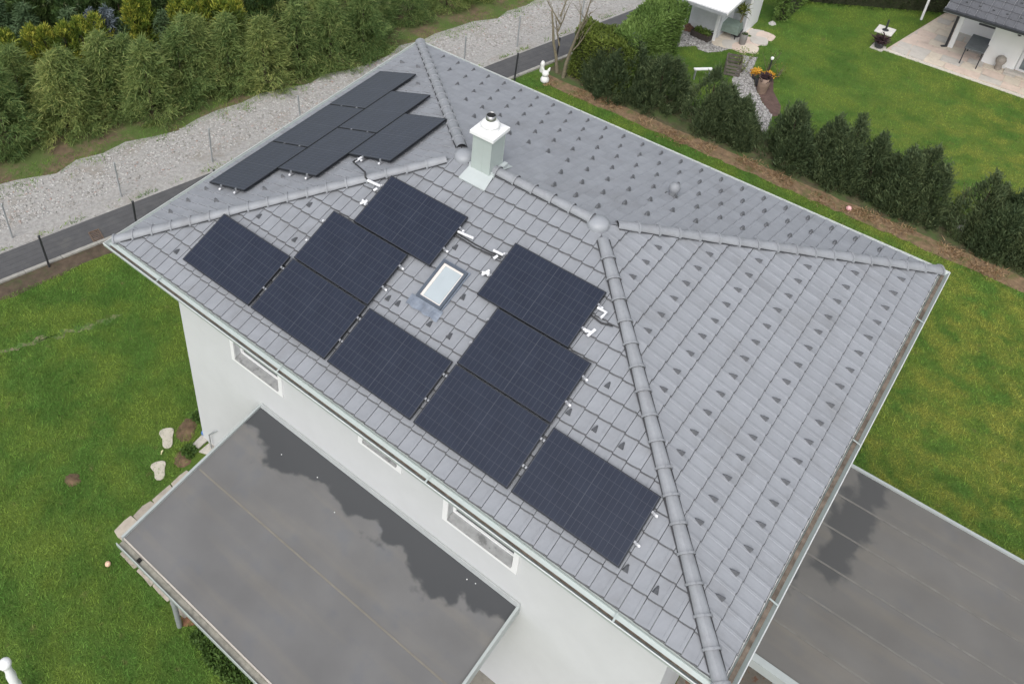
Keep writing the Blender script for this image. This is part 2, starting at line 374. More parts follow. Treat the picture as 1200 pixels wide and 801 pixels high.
wall = hbuild(wm, 'wall', m_wall)
m_glass = mat('window_glass', (.025,.03,.035), .05, .1, 2, spec=.8)
m_sill = mat('sill_stone', (.33,.335,.335), .6, .22, 9, dirt=(.12,.12,.12), dscale=5, damt=.6, dlo=.55, dhi=.62)
for i, (a, b, c, d_) in enumerate(wins):
    t = .10; f = MB()                               # projecting white surround
    f.box((a-t,y0-.03,c-t),(a,y0+.003,d_+t)); f.box((b,y0-.03,c-t),(b+t,y0+.003,d_+t)); f.box((a,y0-.03,c-t),(b,y0+.003,c)); f.box((a,y0-.03,d_),(b,y0+.003,d_+t))
    win = hbuild(f, 'window', m_white)
    g = MB(); e = .06; yy = y0+.19
    g.box((a+.003,yy-.06,c+.003),(a+e,yy,d_-.003)); g.box((b-e,yy-.06,c+.003),(b-.003,yy,d_-.003)); g.box((a+e,yy-.06,c+.003),(b-e,yy,c+e)); g.box((a+e,yy-.06,d_-e),(b-e,yy,d_-.003))
    hbuild(g, 'frame', m_white, win)
    hbuild(MB().box((a+e,yy-.03,c+e),(b-e,yy-.015,d_-e)), 'pane', m_glass, win)
    hbuild(MB().add([(a+.01,y0-.045,c+.012),(b-.01,y0-.045,c+.012),(b-.01,yy-.06,c+.03),(a+.01,yy-.06,c+.03),(a+.01,y0-.045,c-.005),(b-.01,y0-.045,c-.005)], [(0,1,2,3),(4,5,1,0)]), 'sill', m_sill, win)
# soffit and fascia
GZ = ZE-.05
sf = MB(); E0 = -.02
sf.box((E0,E0,ZE-.16),(L-E0,OA,ZE-.12)); sf.box((E0,W-OA,ZE-.16),(L-E0,W-E0,ZE-.12)); sf.box((E0,OA,ZE-.16),(OA,W-OA,ZE-.12)); sf.box((L-OA,OA,ZE-.16),(L-E0,W-OA,ZE-.12))
hbuild(sf, 'soffit', m_soffit)
fa = MB()
fa.box((-.01,-.035,ZE-.2),(L+.01,-.01,ZE-.03)); fa.box((-.01,W+.01,ZE-.2),(L+.01,W+.035,ZE-.03)); fa.box((-.035,-.035,ZE-.2),(-.01,W+.035,ZE-.03)); fa.box((L+.01,-.035,ZE-.2),(L+.035,W+.035,ZE-.03))
hbuild(fa, 'fascia', m_white)
m_lip = mat('gutter_lip', (.55,.575,.57), .45, .06, 4)
# gutters: box gutters with rolled outer lip, mitred at the corners
GO = .165
def gutter(p, q, out):
    # p->q along the eave at the outer edge corners ; out = outward unit vector
    ax = (Vector(q)-Vector(p)); Ln = ax.length; ax.normalize(); o = Vector(out); mb = MB()
    prof = [(-.125,.045),(-.122,-.055),(-.085,-.075),(-.05,-.055),(0,.0),(.006,.012),(.014,.004),(.012,-.008),(.008,-.004)]
    prof2 = [(-.128,.045),(-.128,-.062),(-.02,-.083),(.004,-.06),(.006,-.01)]
    def sweep(pr):
        V = []
        for d_, z in pr:
            V.append(Vector(p)+o*d_-ax*(d_)+Vector((0,0,z))); 
        n = len(pr)
        for d_, z in pr: V.append(Vector(q)+o*d_+ax*(d_)+Vector((0,0,z)))
        return V, [(i,i+1,n+i+1,n+i) for i in range(n-1)]
    mb.add(*sweep(prof)); mb.add(*sweep(prof2)); return mb, ax, Ln
cor = [(-GO,-GO),(L+GO,-GO),(L+GO,W+GO),(-GO,W+GO)]
outs = [(0,-1,0),(1,0,0),(0,1,0),(-1,0,0)]
for i in range(4):
    p = (*cor[i], GZ); q = (*cor[(i+1)%4], GZ)
    mb, ax, Ln = gutter(p, q, outs[i]); g = hbuild(mb, 'gutter', m_zinc)
    o = Vector(outs[i]); a = Vector(p)-o*.105+ax*.11; b = Vector(q)-o*.105-ax*.11
    k = 40; dm = MB(); rr = random.Random(i+4); V = []
    for j in range(k+1):
        c = a.lerp(b, j/k); z = -.04+rr.uniform(-.008,.012)
        V += [c+Vector((0,0,z))-o*.005, c+o*.052+Vector((0,0,z+rr.uniform(-.006,.006)))]
    dm.add(V, [(2*j,2*j+2,2*j+3,2*j+1) for j in range(k)])
    hbuild(dm, 'leaf_debris', m_gutin, g)
    hbuild(MB().tube([Vector(p)+Vector((0,0,.006))+o*.004, Vector(q)+Vector((0,0,.006))+o*.004], .010, 8), 'rolled_lip', m_lip, g)
    n = int(Ln/2.6)
    for j in range(n):
        c = Vector(p)+ax*(Ln*(j+.5)/n)
        bk = MB(); s_ = ax*.014
        bk.add([c-o*.125-s_+Vector((0,0,.05)), c-o*.125+s_+Vector((0,0,.05)), c+s_+Vector((0,0,.017)), c-s_+Vector((0,0,.017))], [(0,1,2,3)])
        hbuild(bk, 'bracket', m_zinc, g)
# eave flashing strip (pale metal) under the first tile course
FACES = {'F': ((0,0,ZE),(1,0,0),(0,ct,st)), 'R': ((L,0,ZE),(0,1,0),(-ct,0,st)), 'B': ((L,W,ZE),(-1,0,0),(0,-ct,st)), 'A': ((0,W,ZE),(0,-1,0),(ct,0,st))}
FL = {'F': L, 'R': W, 'B': L, 'A': W}
FM = {}
for k, (o, u, v) in FACES.items():
    u, v = Vector(u), Vector(v); n = u.cross(v); m4 = Matrix((u, v, n)).transposed().to_4x4(); m4.translation = Vector(o); FM[k] = m4
for k in 'FRBA':
    mb = MB(); Lk_ = FL[k]
    fo = .112 if k == 'F' else .03
    mb.add([FM[k] @ Vector(p) for p in [(-fo,-fo,-.022),(Lk_+fo,-fo,-.022),(Lk_-.2,.25,-.012),(.2,.25,-.012)]], [(0,1,2,3)])
    hbuild(mb, 'eave_flashing', m_zinc)
# roof deck
rd = MB(); dz = -.02
rd.add([(0,0,ZE+dz),(L,0,ZE+dz),(L,W,ZE+dz),(0,W,ZE+dz),(YR,YR,ZE+H+dz),(L-YR,YR,ZE+H+dz)], [(0,1,5,4),(1,2,5),(2,3,4,5),(3,0,4)])
roof = hbuild(rd, 'roof', m_deck)
# tiles
TW, TC, OV = .22, .3455, .05
PROF = [(.0028,-.008),(.004,.001),(.03,.0),(.09,.002),(.145,.006),(.166,.0075),(.171,.0105),(.206,.0130),(.2158,.0115),(.2168,-.008)]
m_edge_shade = mat('tile_edge_shade', (.105,.108,.115), .85, .2, 12)  # bare tile edge, darkened further to paint the shadow line under each lip
def tile_geo():
    LEN = TC+OV; V = []; n = len(PROF); sc = lambda z: 1.1*z
    for x, z in PROF: V.append((x, sc(z), z+.044))       # lower edge top, slightly scalloped
    for x, z in PROF: V.append((x, LEN, z+.001))         # upper edge
    for x, z in PROF: V.append((x, sc(z)-.017, z+.020))  # underside of lip
    F = [(i,i+1,n+i+1,n+i) for i in range(n-1)] + [(2*n,0,n),(3*n-1,2*n-1,n-1)] + [(2*n+i,2*n+i+1,i+1,i) for i in range(n-1)]
    return V, F
TV, TF = tile_geo(); NLIP = len(PROF)-1
tile_mesh = MB().add(TV, TF).mesh('tile', m_tile); tile_mesh.materials.append(m_edge_shade)
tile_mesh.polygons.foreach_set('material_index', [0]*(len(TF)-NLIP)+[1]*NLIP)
SKY = (5.60, 6.17, 1.98, 2.99)                      # skylight opening on the front slope (u0,u1,v0,v1)
CHX = (4.88, 5.36)
PL, PS, PSA, LA = 1.722, 1.127, 1.1187, 1.748
S_ = PL+.0625; U0, V0 = 1.567, .4235
front_panels = [(U0+i*S_, V0, 0, i) for i in range(5)]+[(U0+S_, V0+PS+.02, 1, 0), (U0+3*S_, V0+PS+.02, 1, 1), (3.80, V0+2*PS+.04, 2, 0), (6.50, V0+2*PS+.04, 2, 1)]
def clip_poly(P, a, b, c):                           # keep a*u+b*v+c >= 0
    out = []
    for i in range(len(P)):
        p, q = P[i], P[(i+1) % len(P)]; dp = a*p[0]+b*p[1]+c; dq = a*q[0]+b*q[1]+c
        if dp >= 0: out.append(p)
        if dp*dq < 0:
            t = dp/(dp-dq); out.append(tuple(p[k]+(q[k]-p[k])*t for k in range(3)))
    return out
def pix(P):
    q = np.array(P)-CAM; z = q@fw; return (PX+FOC*(q@rt)/z, PY-FOC*(q@up)/z, z)
whole = []; cut = []
for k in 'FRBA':
    Lk_ = FL[k]; m4 = FM[k]; rows = int(SLOPE/TC)+1; phase = {'F': 0.11, 'R': .02, 'B': .08, 'A': .05}[k]
    for r in range(rows):
        v = r*TC; ulo = v*ct; uhi = Lk_-v*ct
        j0 = int((ulo-phase)/TW)-2; j1 = int((uhi-phase)/TW)+2
        for j in range(j0, j1):
            u = phase+j*TW
            if u+TW < ulo or u > uhi: continue
            top = v+TC+OV
            mid = m4 @ Vector((u+TW/2, v+TC/2, .02))
            full = u >= top*ct+.001 and u+TW <= Lk_-top*ct-.001 and top < SLOPE-.01
            dx, dy, dz_ = pix(mid); vis = 0 <= dx <= 1200 and 0 <= dy <= 801
            hid = k == 'F' and any(a-.02 < u+TW/2 < a+PL+.02 and b-.02 < v+TC*.4 < b+PS-.05 for a, b, *_ in front_panels)
            (whole if full else cut).append((dz_ + (0 if vis and k in 'FR' and not hid else 1e3), k, u, v))
whole.sort()
N_SINGLE = 300
for d_, k, u, v in whole[:N_SINGLE]:
    o = bpy.data.objects.new('tile', tile_mesh); link(o)
    rj = random.Random(int(u*1000)*31+int(v*100))
    o.matrix_basis = FM[k] @ Matrix.Translation((u, v, rj.uniform(0,.0025))) @ Matrix.Rotation(rj.uniform(-.004,.004), 4, 'Z')
    hp(o, roof)
tvar = []; tf = MB(); te = MB(); rj = random.Random(5); TOPF, LIPF = TF[:-NLIP], TF[-NLIP:]
for d_, k, u, v in whole[N_SINGLE:]:
    m4 = FM[k] @ Matrix.Translation((u, v, rj.uniform(0,.0025))) @ Matrix.Rotation(rj.uniform(-.004,.004), 4, 'Z')
    tv = [m4 @ Vector(p) for p in TV]; tf.add(tv, TOPF); tvar += [rj.random()]*len(TOPF); te.add(tv, LIPF)
for d_, k, u, v in cut:
    Lk_ = FL[k]; rv = rj.random()
    for fi, f in enumerate(TF):
        P = [(TV[i][0]+u, TV[i][1]+v, TV[i][2]) for i in f]
        P = clip_poly(P, 1, -ct, 0); 
        if len(P) < 3: continue
        P = clip_poly(P, -1, -ct, Lk_)
        if len(P) < 3: continue
        P = clip_poly(P, 0, -1, SLOPE)
        if len(P) < 3: continue
        if fi < len(TOPF): tvar.append(rv)
        (tf if fi < len(TOPF) else te).add([FM[k] @ Vector(p) for p in P], [tuple(range(len(P)))])
nt0 = len(tf.f); tf.add(te.v, te.f)
tfo = hbuild(tf, 'tile_field', m_tilestuff, roof); tfo['kind'] = 'stuff'; tfo.data.attributes.new('var', 'FLOAT', 'FACE').data.foreach_set('value', tvar+[.5]*(len(tf.f)-len(tvar))); tfo.data.materials.append(m_edge_shade)
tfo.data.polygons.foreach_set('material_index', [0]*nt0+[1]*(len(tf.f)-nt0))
# hip and ridge caps
def cap_geo(Ln):
    V = []; F = []; seg = 9; sec = [(0,.126),(.034,.126),(.037,.106),(Ln+.02,.092)]
    for y, r in sec:
        for i in range(seg+1):
            t = math.pi*(-.02+1.04*i/seg); V.append((r*math.cos(t), y, r*.82*math.sin(t)))
    n = seg+1
    for s_ in range(3):
        for i in range(seg): F.append((s_*n+i+1, s_*n+i, (s_+1)*n+i, (s_+1)*n+i+1))
    b = len(V)
    for i in range(n):
        t = math.pi*(-.02+1.04*i/seg); V.append((.088*math.cos(t), .004, .088*.82*math.sin(t)))
    for i in range(seg): F.append((i, i+1, b+i+1, b+i))
    # raised nib on the collar and shallow seam bead along the crown
    F2 = []
    for y0_, y1_, hw, z0, z1 in ((.012,.04,.012,.09,.108),(.05,Ln,.004,.083,.0885)):
        b = len(V); V += [(-hw,y0_,z0),(hw,y0_,z0),(hw,y1_,z0-.01),(-hw,y1_,z0-.01),(-hw,y0_,z1),(hw,y0_,z1),(hw,y1_,z1-.01),(-hw,y1_,z1-.01)]
        F += [(b+4,b+5,b+6,b+7),(b,b+1,b+5,b+4),(b+1,b+2,b+6,b+5),(b+3,b,b+4,b+7),(b+2,b+3,b+7,b+6)]
    return V, F
HS = .379
cV, cF = cap_geo(HS); cap_mesh = MB().add(cV, cF).mesh('ridge_cap', m_cap); cap_mesh.materials.append(m_edge_shade)
cap_mesh.polygons.foreach_set('material_index', [0]*27+[1]*9+[0]*(len(cF)-36))  # collar end faces painted dark for the shadow gap at each joint
m_cap_shade = mat('cap_shade_strip', (.035,.036,.04), .8)  # dark strip added beside the caps to paint the shadow line under them
def place_caps(a, b, n, start):
    a_, b_ = Vector(a), Vector(b); d0 = (b_-a_).normalized(); x0_ = d0.cross(Vector((0,0,1))).normalized(); ln0 = min((b_-a_).length, start+n*HS)
    drop = .0 if abs(d0.z) < .01 else 0
    k_ = .355 if abs(d0.z) < .01 else .25                # how fast the slopes fall away either side
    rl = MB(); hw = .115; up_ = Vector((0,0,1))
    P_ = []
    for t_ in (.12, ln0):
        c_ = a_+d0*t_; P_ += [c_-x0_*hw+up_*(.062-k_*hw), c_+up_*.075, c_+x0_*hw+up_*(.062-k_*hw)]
    rl.add(P_, [(0,1,4,3),(1,2,5,4)]); hbuild(rl, 'cap_shade_strip', m_cap_shade, roof)
    a, b = Vector(a), Vector(b); d_ = (b-a).normalized(); x = d_.cross(Vector((0,0,1))).normalized(); z = x.cross(d_)
    m3 = Matrix((x, d_, z)).transposed().to_4x4()
    for i in range(n):
        o = bpy.data.objects.new('ridge_cap', cap_mesh); link(o); mm = m3.copy(); rj = random.Random(i*7+n)
        mm.translation = a+d_*(start+i*HS)+z*(.034+rj.uniform(-.003,.003)); o.matrix_basis = mm @ Matrix.Rotation(rj.uniform(-.012,.012), 4, 'Z'); hp(o, roof)
    return m3
hipL = math.sqrt(2*YR*YR+H*H); nh = 17
A1, A2 = (YR,YR,ZE+H), (L-YR,YR,ZE+H)
for c, a in (((0,0),A1),((L,0),A2),((L,W),A2),((0,W),A1)): place_caps((*c, ZE+.0), a, nh, -.02)
place_caps((L-YR,YR,ZE+H+.005),(YR+.75,YR,ZE+H+.005), 6, .12)
for p in (A1, A2):                                   # domed end caps where hips meet the ridge
    d = MB().lathe([(.185,-.07),(.19,-.01),(.18,.035),(.145,.07),(.09,.095),(.03,.108)], 20, (p[0],p[1],p[2]+.015))
    hbuild(d, 'apex_cap', m_apex, roof)
# snow guards
gm = MB()
gm.add([(-.042,0,0),(.042,0,0),(.014,0,.072),(-.014,0,.072),(-.034,.03,0),(.034,.03,0),(.008,.055,.05),(-.008,.055,.05),(-.008,.10,0),(.008,.10,0)],
    [(0,1,2,3),(1,5,2),(0,3,4),(5,9,6,2),(4,3,7,8),(3,2,6,7),(7,6,9,8)])
gm.v = [(a*1.22, b*1.22, c*1.22) for a, b, c in gm.v]
guard_mesh = gm.mesh('snow_guard', m_guard)
gl = []
for r in range(6):
    v = .45+.691*r; ph = .02 if r % 2 == 0 else .235
    u = ph
    while u < W:
        if v*ct+.42 < u < W-v*ct-.42: gl.append(('R', u, v))
        u += .4405
for r in range(7):
    v = .36+.665*r; ph = .09 if r % 2 == 0 else .31; x = ph
    while x < L:
        if v*ct+.45 < x < L-v*ct-.45 and not (v > 3.5 and x < 6): gl.append(('B', L-x, v))
        x += .4395
for u, v in [(1.29,.5),(10.5,.5),(10.95,.49),(2.13,1.89),(3.07,1.89),(5.25,1.89),(5.45,1.9),(6.52,1.9),(6.12,1.9),(8.75,1.9),(9.19,1.89),(9.62,1.89),(2.8,2.59),(6.31,2.59),(8.99,2.57),(5.63,3.28),(4.02,1.76)]: gl.append(('F', u, v-.05))
for y, v in [(1.11,.33),(1.55,.33),(2.0,.35),(1.75,1.0),(2.9,1.72),(2.41,1.71),(8.1,.38),(7.92,1.04),(7.1,1.73),(6.3,2.4)]: gl.append(('A', W-y, v))
for k, u, v in gl:
    o = bpy.data.objects.new('snow_guard', guard_mesh); link(o); rj = random.Random(int(u*977+v*31))
    o.matrix_basis = FM[k] @ Matrix.Translation((u+rj.uniform(-.008,.008), v+rj.uniform(-.008,.008), .018)) @ Matrix.Rotation(rj.uniform(-.06,.06), 4, 'Z'); hp(o, roof)
# small vent pipe on the back slope
vp = FM['B'] @ Vector((L-7.70, 2.25, .02))
ve = MB(); ve.tube([vp, vp+Vector((0,0,.16))], .075, 14); ve.lathe([(.10,.14),(.105,.19),(.085,.25),(.04,.28),(.01,.285)], 14, vp)
vent = hbuild(ve, 'vent_pipe', m_cap)
hbuild(MB().box((-.14,-.16,.004),(.14,.1,.03), FM['B'] @ Matrix.Translation((L-7.70,2.22,0))), 'vent_base', m_guard, vent)
# chimney
cx0, cx1, cy0, cy1, cz = 4.92, 5.31, 4.47, 4.88, 8.82
cm = MB(); cm.box((cx0,cy0,7.6),(cx1,cy1,cz-.06))
for x in (cx0-.006, cx1-.014):
    for y in (cy0-.006, cy1-.014): cm.box((x,y,7.6),(x+.02,y+.02,cz-.062))
cm.box((cx0+.22,cy0-.004,7.6),(cx0+.226,cy0+.01,cz-.06))
ch = hbuild(cm, 'chimney', m_chim)
cc = MB(); t = .055
cc.box((cx0-t,cy0-t,cz-.06),(cx1+t,cy1+t,cz+.012))
cc.add([(cx0-t+.01,cy0-t+.01,cz+.013),(cx1+t-.01,cy0-t+.01,cz+.013),(cx1+t-.01,cy1+t-.01,cz+.013),(cx0-t+.01,cy1+t-.01,cz+.013),((cx0+cx1)/2,(cy0+cy1)/2,cz+.06)], [(0,1,4),(1,2,4),(2,3,4),(3,0,4)])
hbuild(cc, 'chimney_cap', m_white, ch, .004)
fc = ((cx0+cx1)/2,(cy0+cy1)/2,cz)
fl = MB().lathe([(.175,.02),(.175,.05),(.17,.075),(.145,.085),(.17,.09),(.172,.12),(.165,.135),(.13,.185),(.09,.205),(.085,.22)], 24, fc)
hbuild(fl, 'flue_cowl', m_white, ch)
hbuild(MB().lathe([(.088,.2),(.09,.31),(.082,.312),(.078,.24)], 24, fc), 'flue_pipe', m_steel, ch)
hbuild(MB().lathe([(.079,.23),(.079,.3005)], 20, fc), 'flue_opening', m_black, ch)
fs = MB(); fs.add([FM['F'] @ Vector(p) for p in [(CHX[0]-.03,4.47,.066),(CHX[1]+.06,4.47,.066),(CHX[1]+.02,SLOPE-.06,.07),(CHX[0],SLOPE-.06,.07),(CHX[0]-.03,4.465,.03),(CHX[1]+.06,4.465,.03)]], [(0,1,2,3),(4,5,1,0)])
bx = lambda x: L-x
fs.add([FM['B'] @ Vector(p) for p in [(bx(CHX[1]+.07),4.5,.066),(bx(CHX[0]-.05),4.5,.066),(bx(CHX[0]-.02),SLOPE+.02,.06),(bx(CHX[1]+.05),SLOPE+.02,.06)]], [(0,1,2,3)])
fs.box((CHX[1]-.05,4.5,7.88),(CHX[1]+.03,4.95,8.03)); fs.box((CHX[0]-.03,4.5,7.88),(CHX[0]+.05,4.95,8.03))
hbuild(fs, 'chimney_flashing', mat('flashing_white', (.45,.49,.49), .4, .04, 4), ch)
# skylight
su0, su1, sv0, sv1 = 5.635, 6.14, 2.17, 2.965; FMF = FM['F']
m_lead = mat('lead_blue_grey', (.19,.22,.27), .45, .25, 9, bump=.4, bscale=25, metal=.2)
m_skyframe = mat('skylight_frame', (.10,.12,.15), .4, .1, 8, metal=.3)
skf = MB(); e = .048
skf.box((su0,sv0,-.02),(su0+e,sv1,.105), FMF); skf.box((su1-e,sv0,-.02),(su1,sv1,.105), FMF); skf.box((su0+e,sv0,-.02),(su1-e,sv0+e,.102), FMF); skf.box((su0+e,sv1-e,-.02),(su1-e,sv1,.108), FMF)
skl = hbuild(skf, 'skylight', m_skyframe)
m_blind = mat('blind_and_glass', (.40,.45,.475), .08, .06, 2.5, spec=.6)
hbuild(MB().box((su0+e,sv0+e,.05),(su1-e,sv1-e,.078), FMF), 'pane', m_blind, skl)
iv = MB(); q = .035
a0, a1, b0, b1 = su0+e+.002, su1-e-.002, sv0+e+.002, sv1-e-.002
iv.box((a0,b0,.079),(a0+q*1.4,b1,.090), FMF); iv.box((a1-q*.5,b0,.079),(a1,b1,.090), FMF); iv.box((a0+q*1.4,b1-q,.079),(a1-q*.5,b1,.088), FMF); iv.box((a0+q*1.4,b0,.079),(a1-q*.5,b0+q*.6,.088), FMF)
hbuild(iv, 'inner_frame', mat('cream_lining', (.68,.64,.60), .5, .03), skl)
ap = MB(); n = 14
V = []
for i in range(n+1):
    u = 5.55+(6.20-5.55)*i/n; wv = .012*math.sin((u-.11)/TW*2*math.pi)
    V += [(u, 2.175, .07), (u, 2.07, .062+wv*.5), (u, 1.975+.012*math.sin(i*1.3), .056+wv*.5)]
ap.add([FMF @ Vector(p) for p in V], [(3*i+j+1,3*i+3+j+1,3*i+3+j,3*i+j) for i in range(n) for j in range(2)])
hbuild(ap, 'apron', m_lead, skl)
sdm = MB(); sdm.box((su0-.022,sv0,.0),(su0-.003,sv1+.03,.068), FMF); sdm.box((su1+.003,sv0,.0),(su1+.022,sv1+.03,.068), FMF); sdm.box((su0-.003,sv1+.003,.0),(su1+.003,sv1+.03,.066), FMF)
hbuild(sdm, 'side_flashing', m_lead, skl)
# small fittings on the front left wall corner: drain pipe and hose cap
pp = [on_y(256,521,.58), on_y(257,508,.60), on_y(268,498,.63), on_y(270,497,.68)]
hbuild(MB().tube([(1.05,.60,.05),(1.05,.60,.55),(1.22,.62,.8),(1.3,.70,.85)], .016, 8), 'drain_pipe', m_galv)
hc = MB(); hc.tube([(.62,.76,.12),(.69,.76,.12)], .09, 16); o = hbuild(hc, 'hose_cap', mat('blue_plastic', (.08,.2,.5), .4)); 
hbuild(MB().tube([(.60,.76,.12),(.623,.76,.12)], .05, 16), 'cap_centre', m_white, o)

# ---------------------------------------------------------------- solar panels
def panel_meshes(w_, h_, key):
    f = MB(); b = .014; t = .036
    f.box((0,0,-t),(w_,b,0)); f.box((0,h_-b,-t),(w_,h_,0)); f.box((0,b,-t),(b,h_-b,0)); f.box((w_-b,b,-t),(w_,h_-b,0)); f.box((b,b,-t),(w_-b,h_-b,-t+.004))
    g = MB().add([(b,b,-.0025),(w_-b,b,-.0025),(w_-b,h_-b,-.0025),(b,h_-b,-.0025)], [(0,1,2,3)])
    r = MB().box((-.05,-.02,-.085),(w_+.05,.02,-.038))
    c = MB().box((-.02,-.018,-.03),(.006,.018,.006))
    e = MB(); e.lathe([(.010,-.02),(.02,-.016),(.024,0),(.02,.016),(.010,.02)], 10)
    return f.mesh('frame', m_frame), g.mesh('glass', m_cells), r.mesh('mounting_rail', m_rail), c.mesh('clamp', m_rail), e.mesh('rail_end_cap', m_conn)
pm = {'F': panel_meshes(PL, PS, 'F'), 'A': panel_meshes(LA, PSA, 'A')}
def panel(face, u, v, label, group, ends=(1,1)):
    w_, h_ = (PL, PS) if face == 'F' else (LA, PSA)
    root = bpy.data.objects.new('solar_panel', None); root.empty_display_size = .2; COL.objects.link(root)
    root.matrix_world = FM[face] @ Matrix.Translation((u, v, .135))
    tag(root, label, 'solar panel', group)
    f, g, r, c, e = pm[face]
    def ch_(me, loc): o = bpy.data.objects.new(me.name, me); link(o, root); o.location = loc; return o
    ch_(f, (0,0,0)); ch_(g, (0,0,0))
    for y in (.36*h_, .78*h_): 
        ch_(r, (0,y,0))
        for s_, x in ((0,0),(1,w_)):
            ch_(c, (x if s_ == 0 else x+.014, y, 0))
            if ends[s_]: ch_(e, (x+(-.065 if s_ == 0 else .065), y, -.06))
    return root
ordn = ['first','second','third','fourth','fifth','sixth','seventh','eighth','ninth','tenth','eleventh','twelfth','thirteenth','fourteenth','fifteenth','sixteenth','seventeenth','eighteenth','nineteenth','twentieth']
gF = 'solar panels on the skylight slope'; gA = 'solar panels on the slope facing the asphalt path'
rowname = ['lowest row, along the gutter,', 'middle row', 'top row, nearest the ridge,']
for u, v, r, i in front_panels:
    if r == 0: lb = f'blue-black solar panel, {ordn[i]} from the asphalt-path end of the lowest row on skylight slope'; en = (0,0)
    else:
        side = 'the asphalt-path side' if i == 0 else 'the carport side'
        lb = f'blue-black solar panel in the {"middle" if r == 1 else "top"} row on {side} of the skylight'; en = (0,1) if i == 0 else (1,1)
        if r == 1: en = (1,1) if i == 0 else (0,1)
        if r == 2: en = (1,1)
    if r == 0 and i == 4: en = (0,1)
    panel('F', u, v, lb, gF, en)
for r, (a, n) in enumerate(((2.135,3),(3.028,2),(3.921,1))):
    v = .339+r*(PSA+.02)
    for i in range(n):
        y = a+i*(LA+.02)                                   # distance from the front corner along the eave
        lb = [f'black solar panel, {ordn[i]} from the skylight-slope end of the row along the path-side gutter', f'black solar panel in middle row of path-side slope, {"nearer" if i == 0 else "farther from"} the skylight slope', 'single black solar panel in the top row of the path-side slope'][r]
        panel('A', W-(y+LA), v, lb, gA, (0, 1 if i == 0 else 0))
# cable conduits between the arrays
def conduit(label, parts):
    p0 = Vector(parts[0][1][0]); o = empty('cable_conduit', p0, label, 'cable', 'cable runs between the solar arrays')
    for kind, pts, r in parts:
        t = MB().tube([Vector(p)-p0 for p in pts], r, 8).build(kind, m_conn if kind == 'white_sleeve' else m_cable, o)
fp = lambda u, v, z=.09: tuple(FMF @ Vector((u, v, z)))
fq = lambda y, v, z=.09: tuple(FM['A'] @ Vector((W-y, v, z)))
conduit('black cable with white sleeves spanning above the skylight between two panels', [
    ('cable', [fp(5.5,3.50), fp(5.9,3.49,.07), fp(6.2,3.50,.07), fp(6.45,3.52)], .012), ('cable', [fp(5.5,3.46), fp(5.95,3.44,.07), fp(6.45,3.48)], .010),
    ('white_sleeve', [fp(5.52,3.535), fp(5.83,3.565)], .026), ('white_sleeve', [fp(6.25,3.55), fp(6.44,3.56)], .026), ('white_sleeve', [fp(6.34,3.42), fp(6.37,3.50)], .026),
    ('white_sleeve', [fp(6.35,3.06), fp(6.41,3.2)], .025), ('white_sleeve', [fp(6.33,3.11), fp(6.45,3.15)], .025)])
conduit('black cable with white sleeves curving over the hip tiles', [
    ('cable', [fq(3.9,2.95), fq(3.72,2.95,.12), fq(3.62,3.06,.18), fp(3.36,3.62,.2), fp(3.40,3.56,.14), fp(3.46,3.55)], .016),
    ('white_sleeve', [fq(4.0,2.98), fq(3.74,2.93)], .028), ('white_sleeve', [fp(3.45,3.55), fp(3.74,3.57)], .028), ('white_sleeve', [fp(3.69,3.43), fp(3.72,3.5)], .025),
    ('white_sleeve', [fp(3.65,3.08), fp(3.73,3.2)], .025), ('white_sleeve', [fp(3.64,3.16), fp(3.75,3.15)], .025)])
conduit('black cable with white angled sleeves running under the hip by the top-row panel', [
    ('cable', [fp(8.18,3.40), fp(8.4,3.37,.07), fp(8.58,3.42,.07)], .016),
    ('white_sleeve', [fp(8.23,3.56), fp(8.39,3.555), fp(8.36,3.43)], .026), ('white_sleeve', [fp(8.23,3.13), fp(8.36,3.14)], .026), ('white_sleeve', [fp(8.35,3.06), fp(8.39,3.22)], .026)])

# ---------------------------------------------------------------- terrace canopy in front of the house
CX0, CX1, CY0, CY1 = 2.96, 9.0, -2.76, OA-.004
zc = lambda y: 3.2-(OA-y)*.085
def wetA(op, x, y, noise):
    # band of standing water along the wall, ragged edge, with a few runs
    n1 = op('MULTIPLY', op('SUBTRACT', noise(1.0, 4, .8, 1.1, .15), .5), 2.6); n2 = op('MULTIPLY', op('SUBTRACT', noise(3.0, 3, 1, 1, .1), .5), .7)
    n3 = op('MULTIPLY', op('SUBTRACT', noise(.42, 1, 1, .3), .45), 1.2)
    e = op('ADD', op('ADD', n1, n2), n3)
    return op('ADD', op('ADD', op('MULTIPLY', y, 1.0), .62), op('MULTIPLY', e, .8))
def wetB(op, x, y, noise):
    e = op('ADD', op('MULTIPLY', op('SUBTRACT', noise(1.1, 4, 1, 1, .2), .5), 2.6), op('MULTIPLY', op('SUBTRACT', noise(4.5, 2, 1, 1, .1), .5), .5))
    # patch hugging the house: distance from a slanted axis
    ax = op('ABSOLUTE', op('SUBTRACT', x, op('ADD', 1.42, op('MULTIPLY', y, .10))), 0)
    d_ = op('SUBTRACT', .32, ax)
    far = op('SUBTRACT', op('ADD', y, 2.7), 0)
    return op('MINIMUM', op('ADD', d_, op('MULTIPLY', e, .45)), op('ADD', far, op('MULTIPLY', e, .8)))
m_membA = membranemat('bitumen_membrane', (.147,.146,.146), wetA)
m_membB = membranemat('bitumen_membrane_brown', (.140,.136,.129), wetB, .58)
m_trim = mat('trim_pale_metal', (.41,.445,.44), .4, .05, 4, metal=.1)
def slab(a, b, c, d_, z, t, tilt):                    # sloped slab a<x<b, c<y<d ; origin at (0,0)
    V = [(x,y,z(y)-k) for k in (t,0) for x,y in ((a,c),(b,c),(b,d_),(a,d_))]
    return MB().add(V, [(0,3,2,1),(4,5,6,7),(0,1,5,4),(1,2,6,5),(2,3,7,6),(3,0,4,7)])
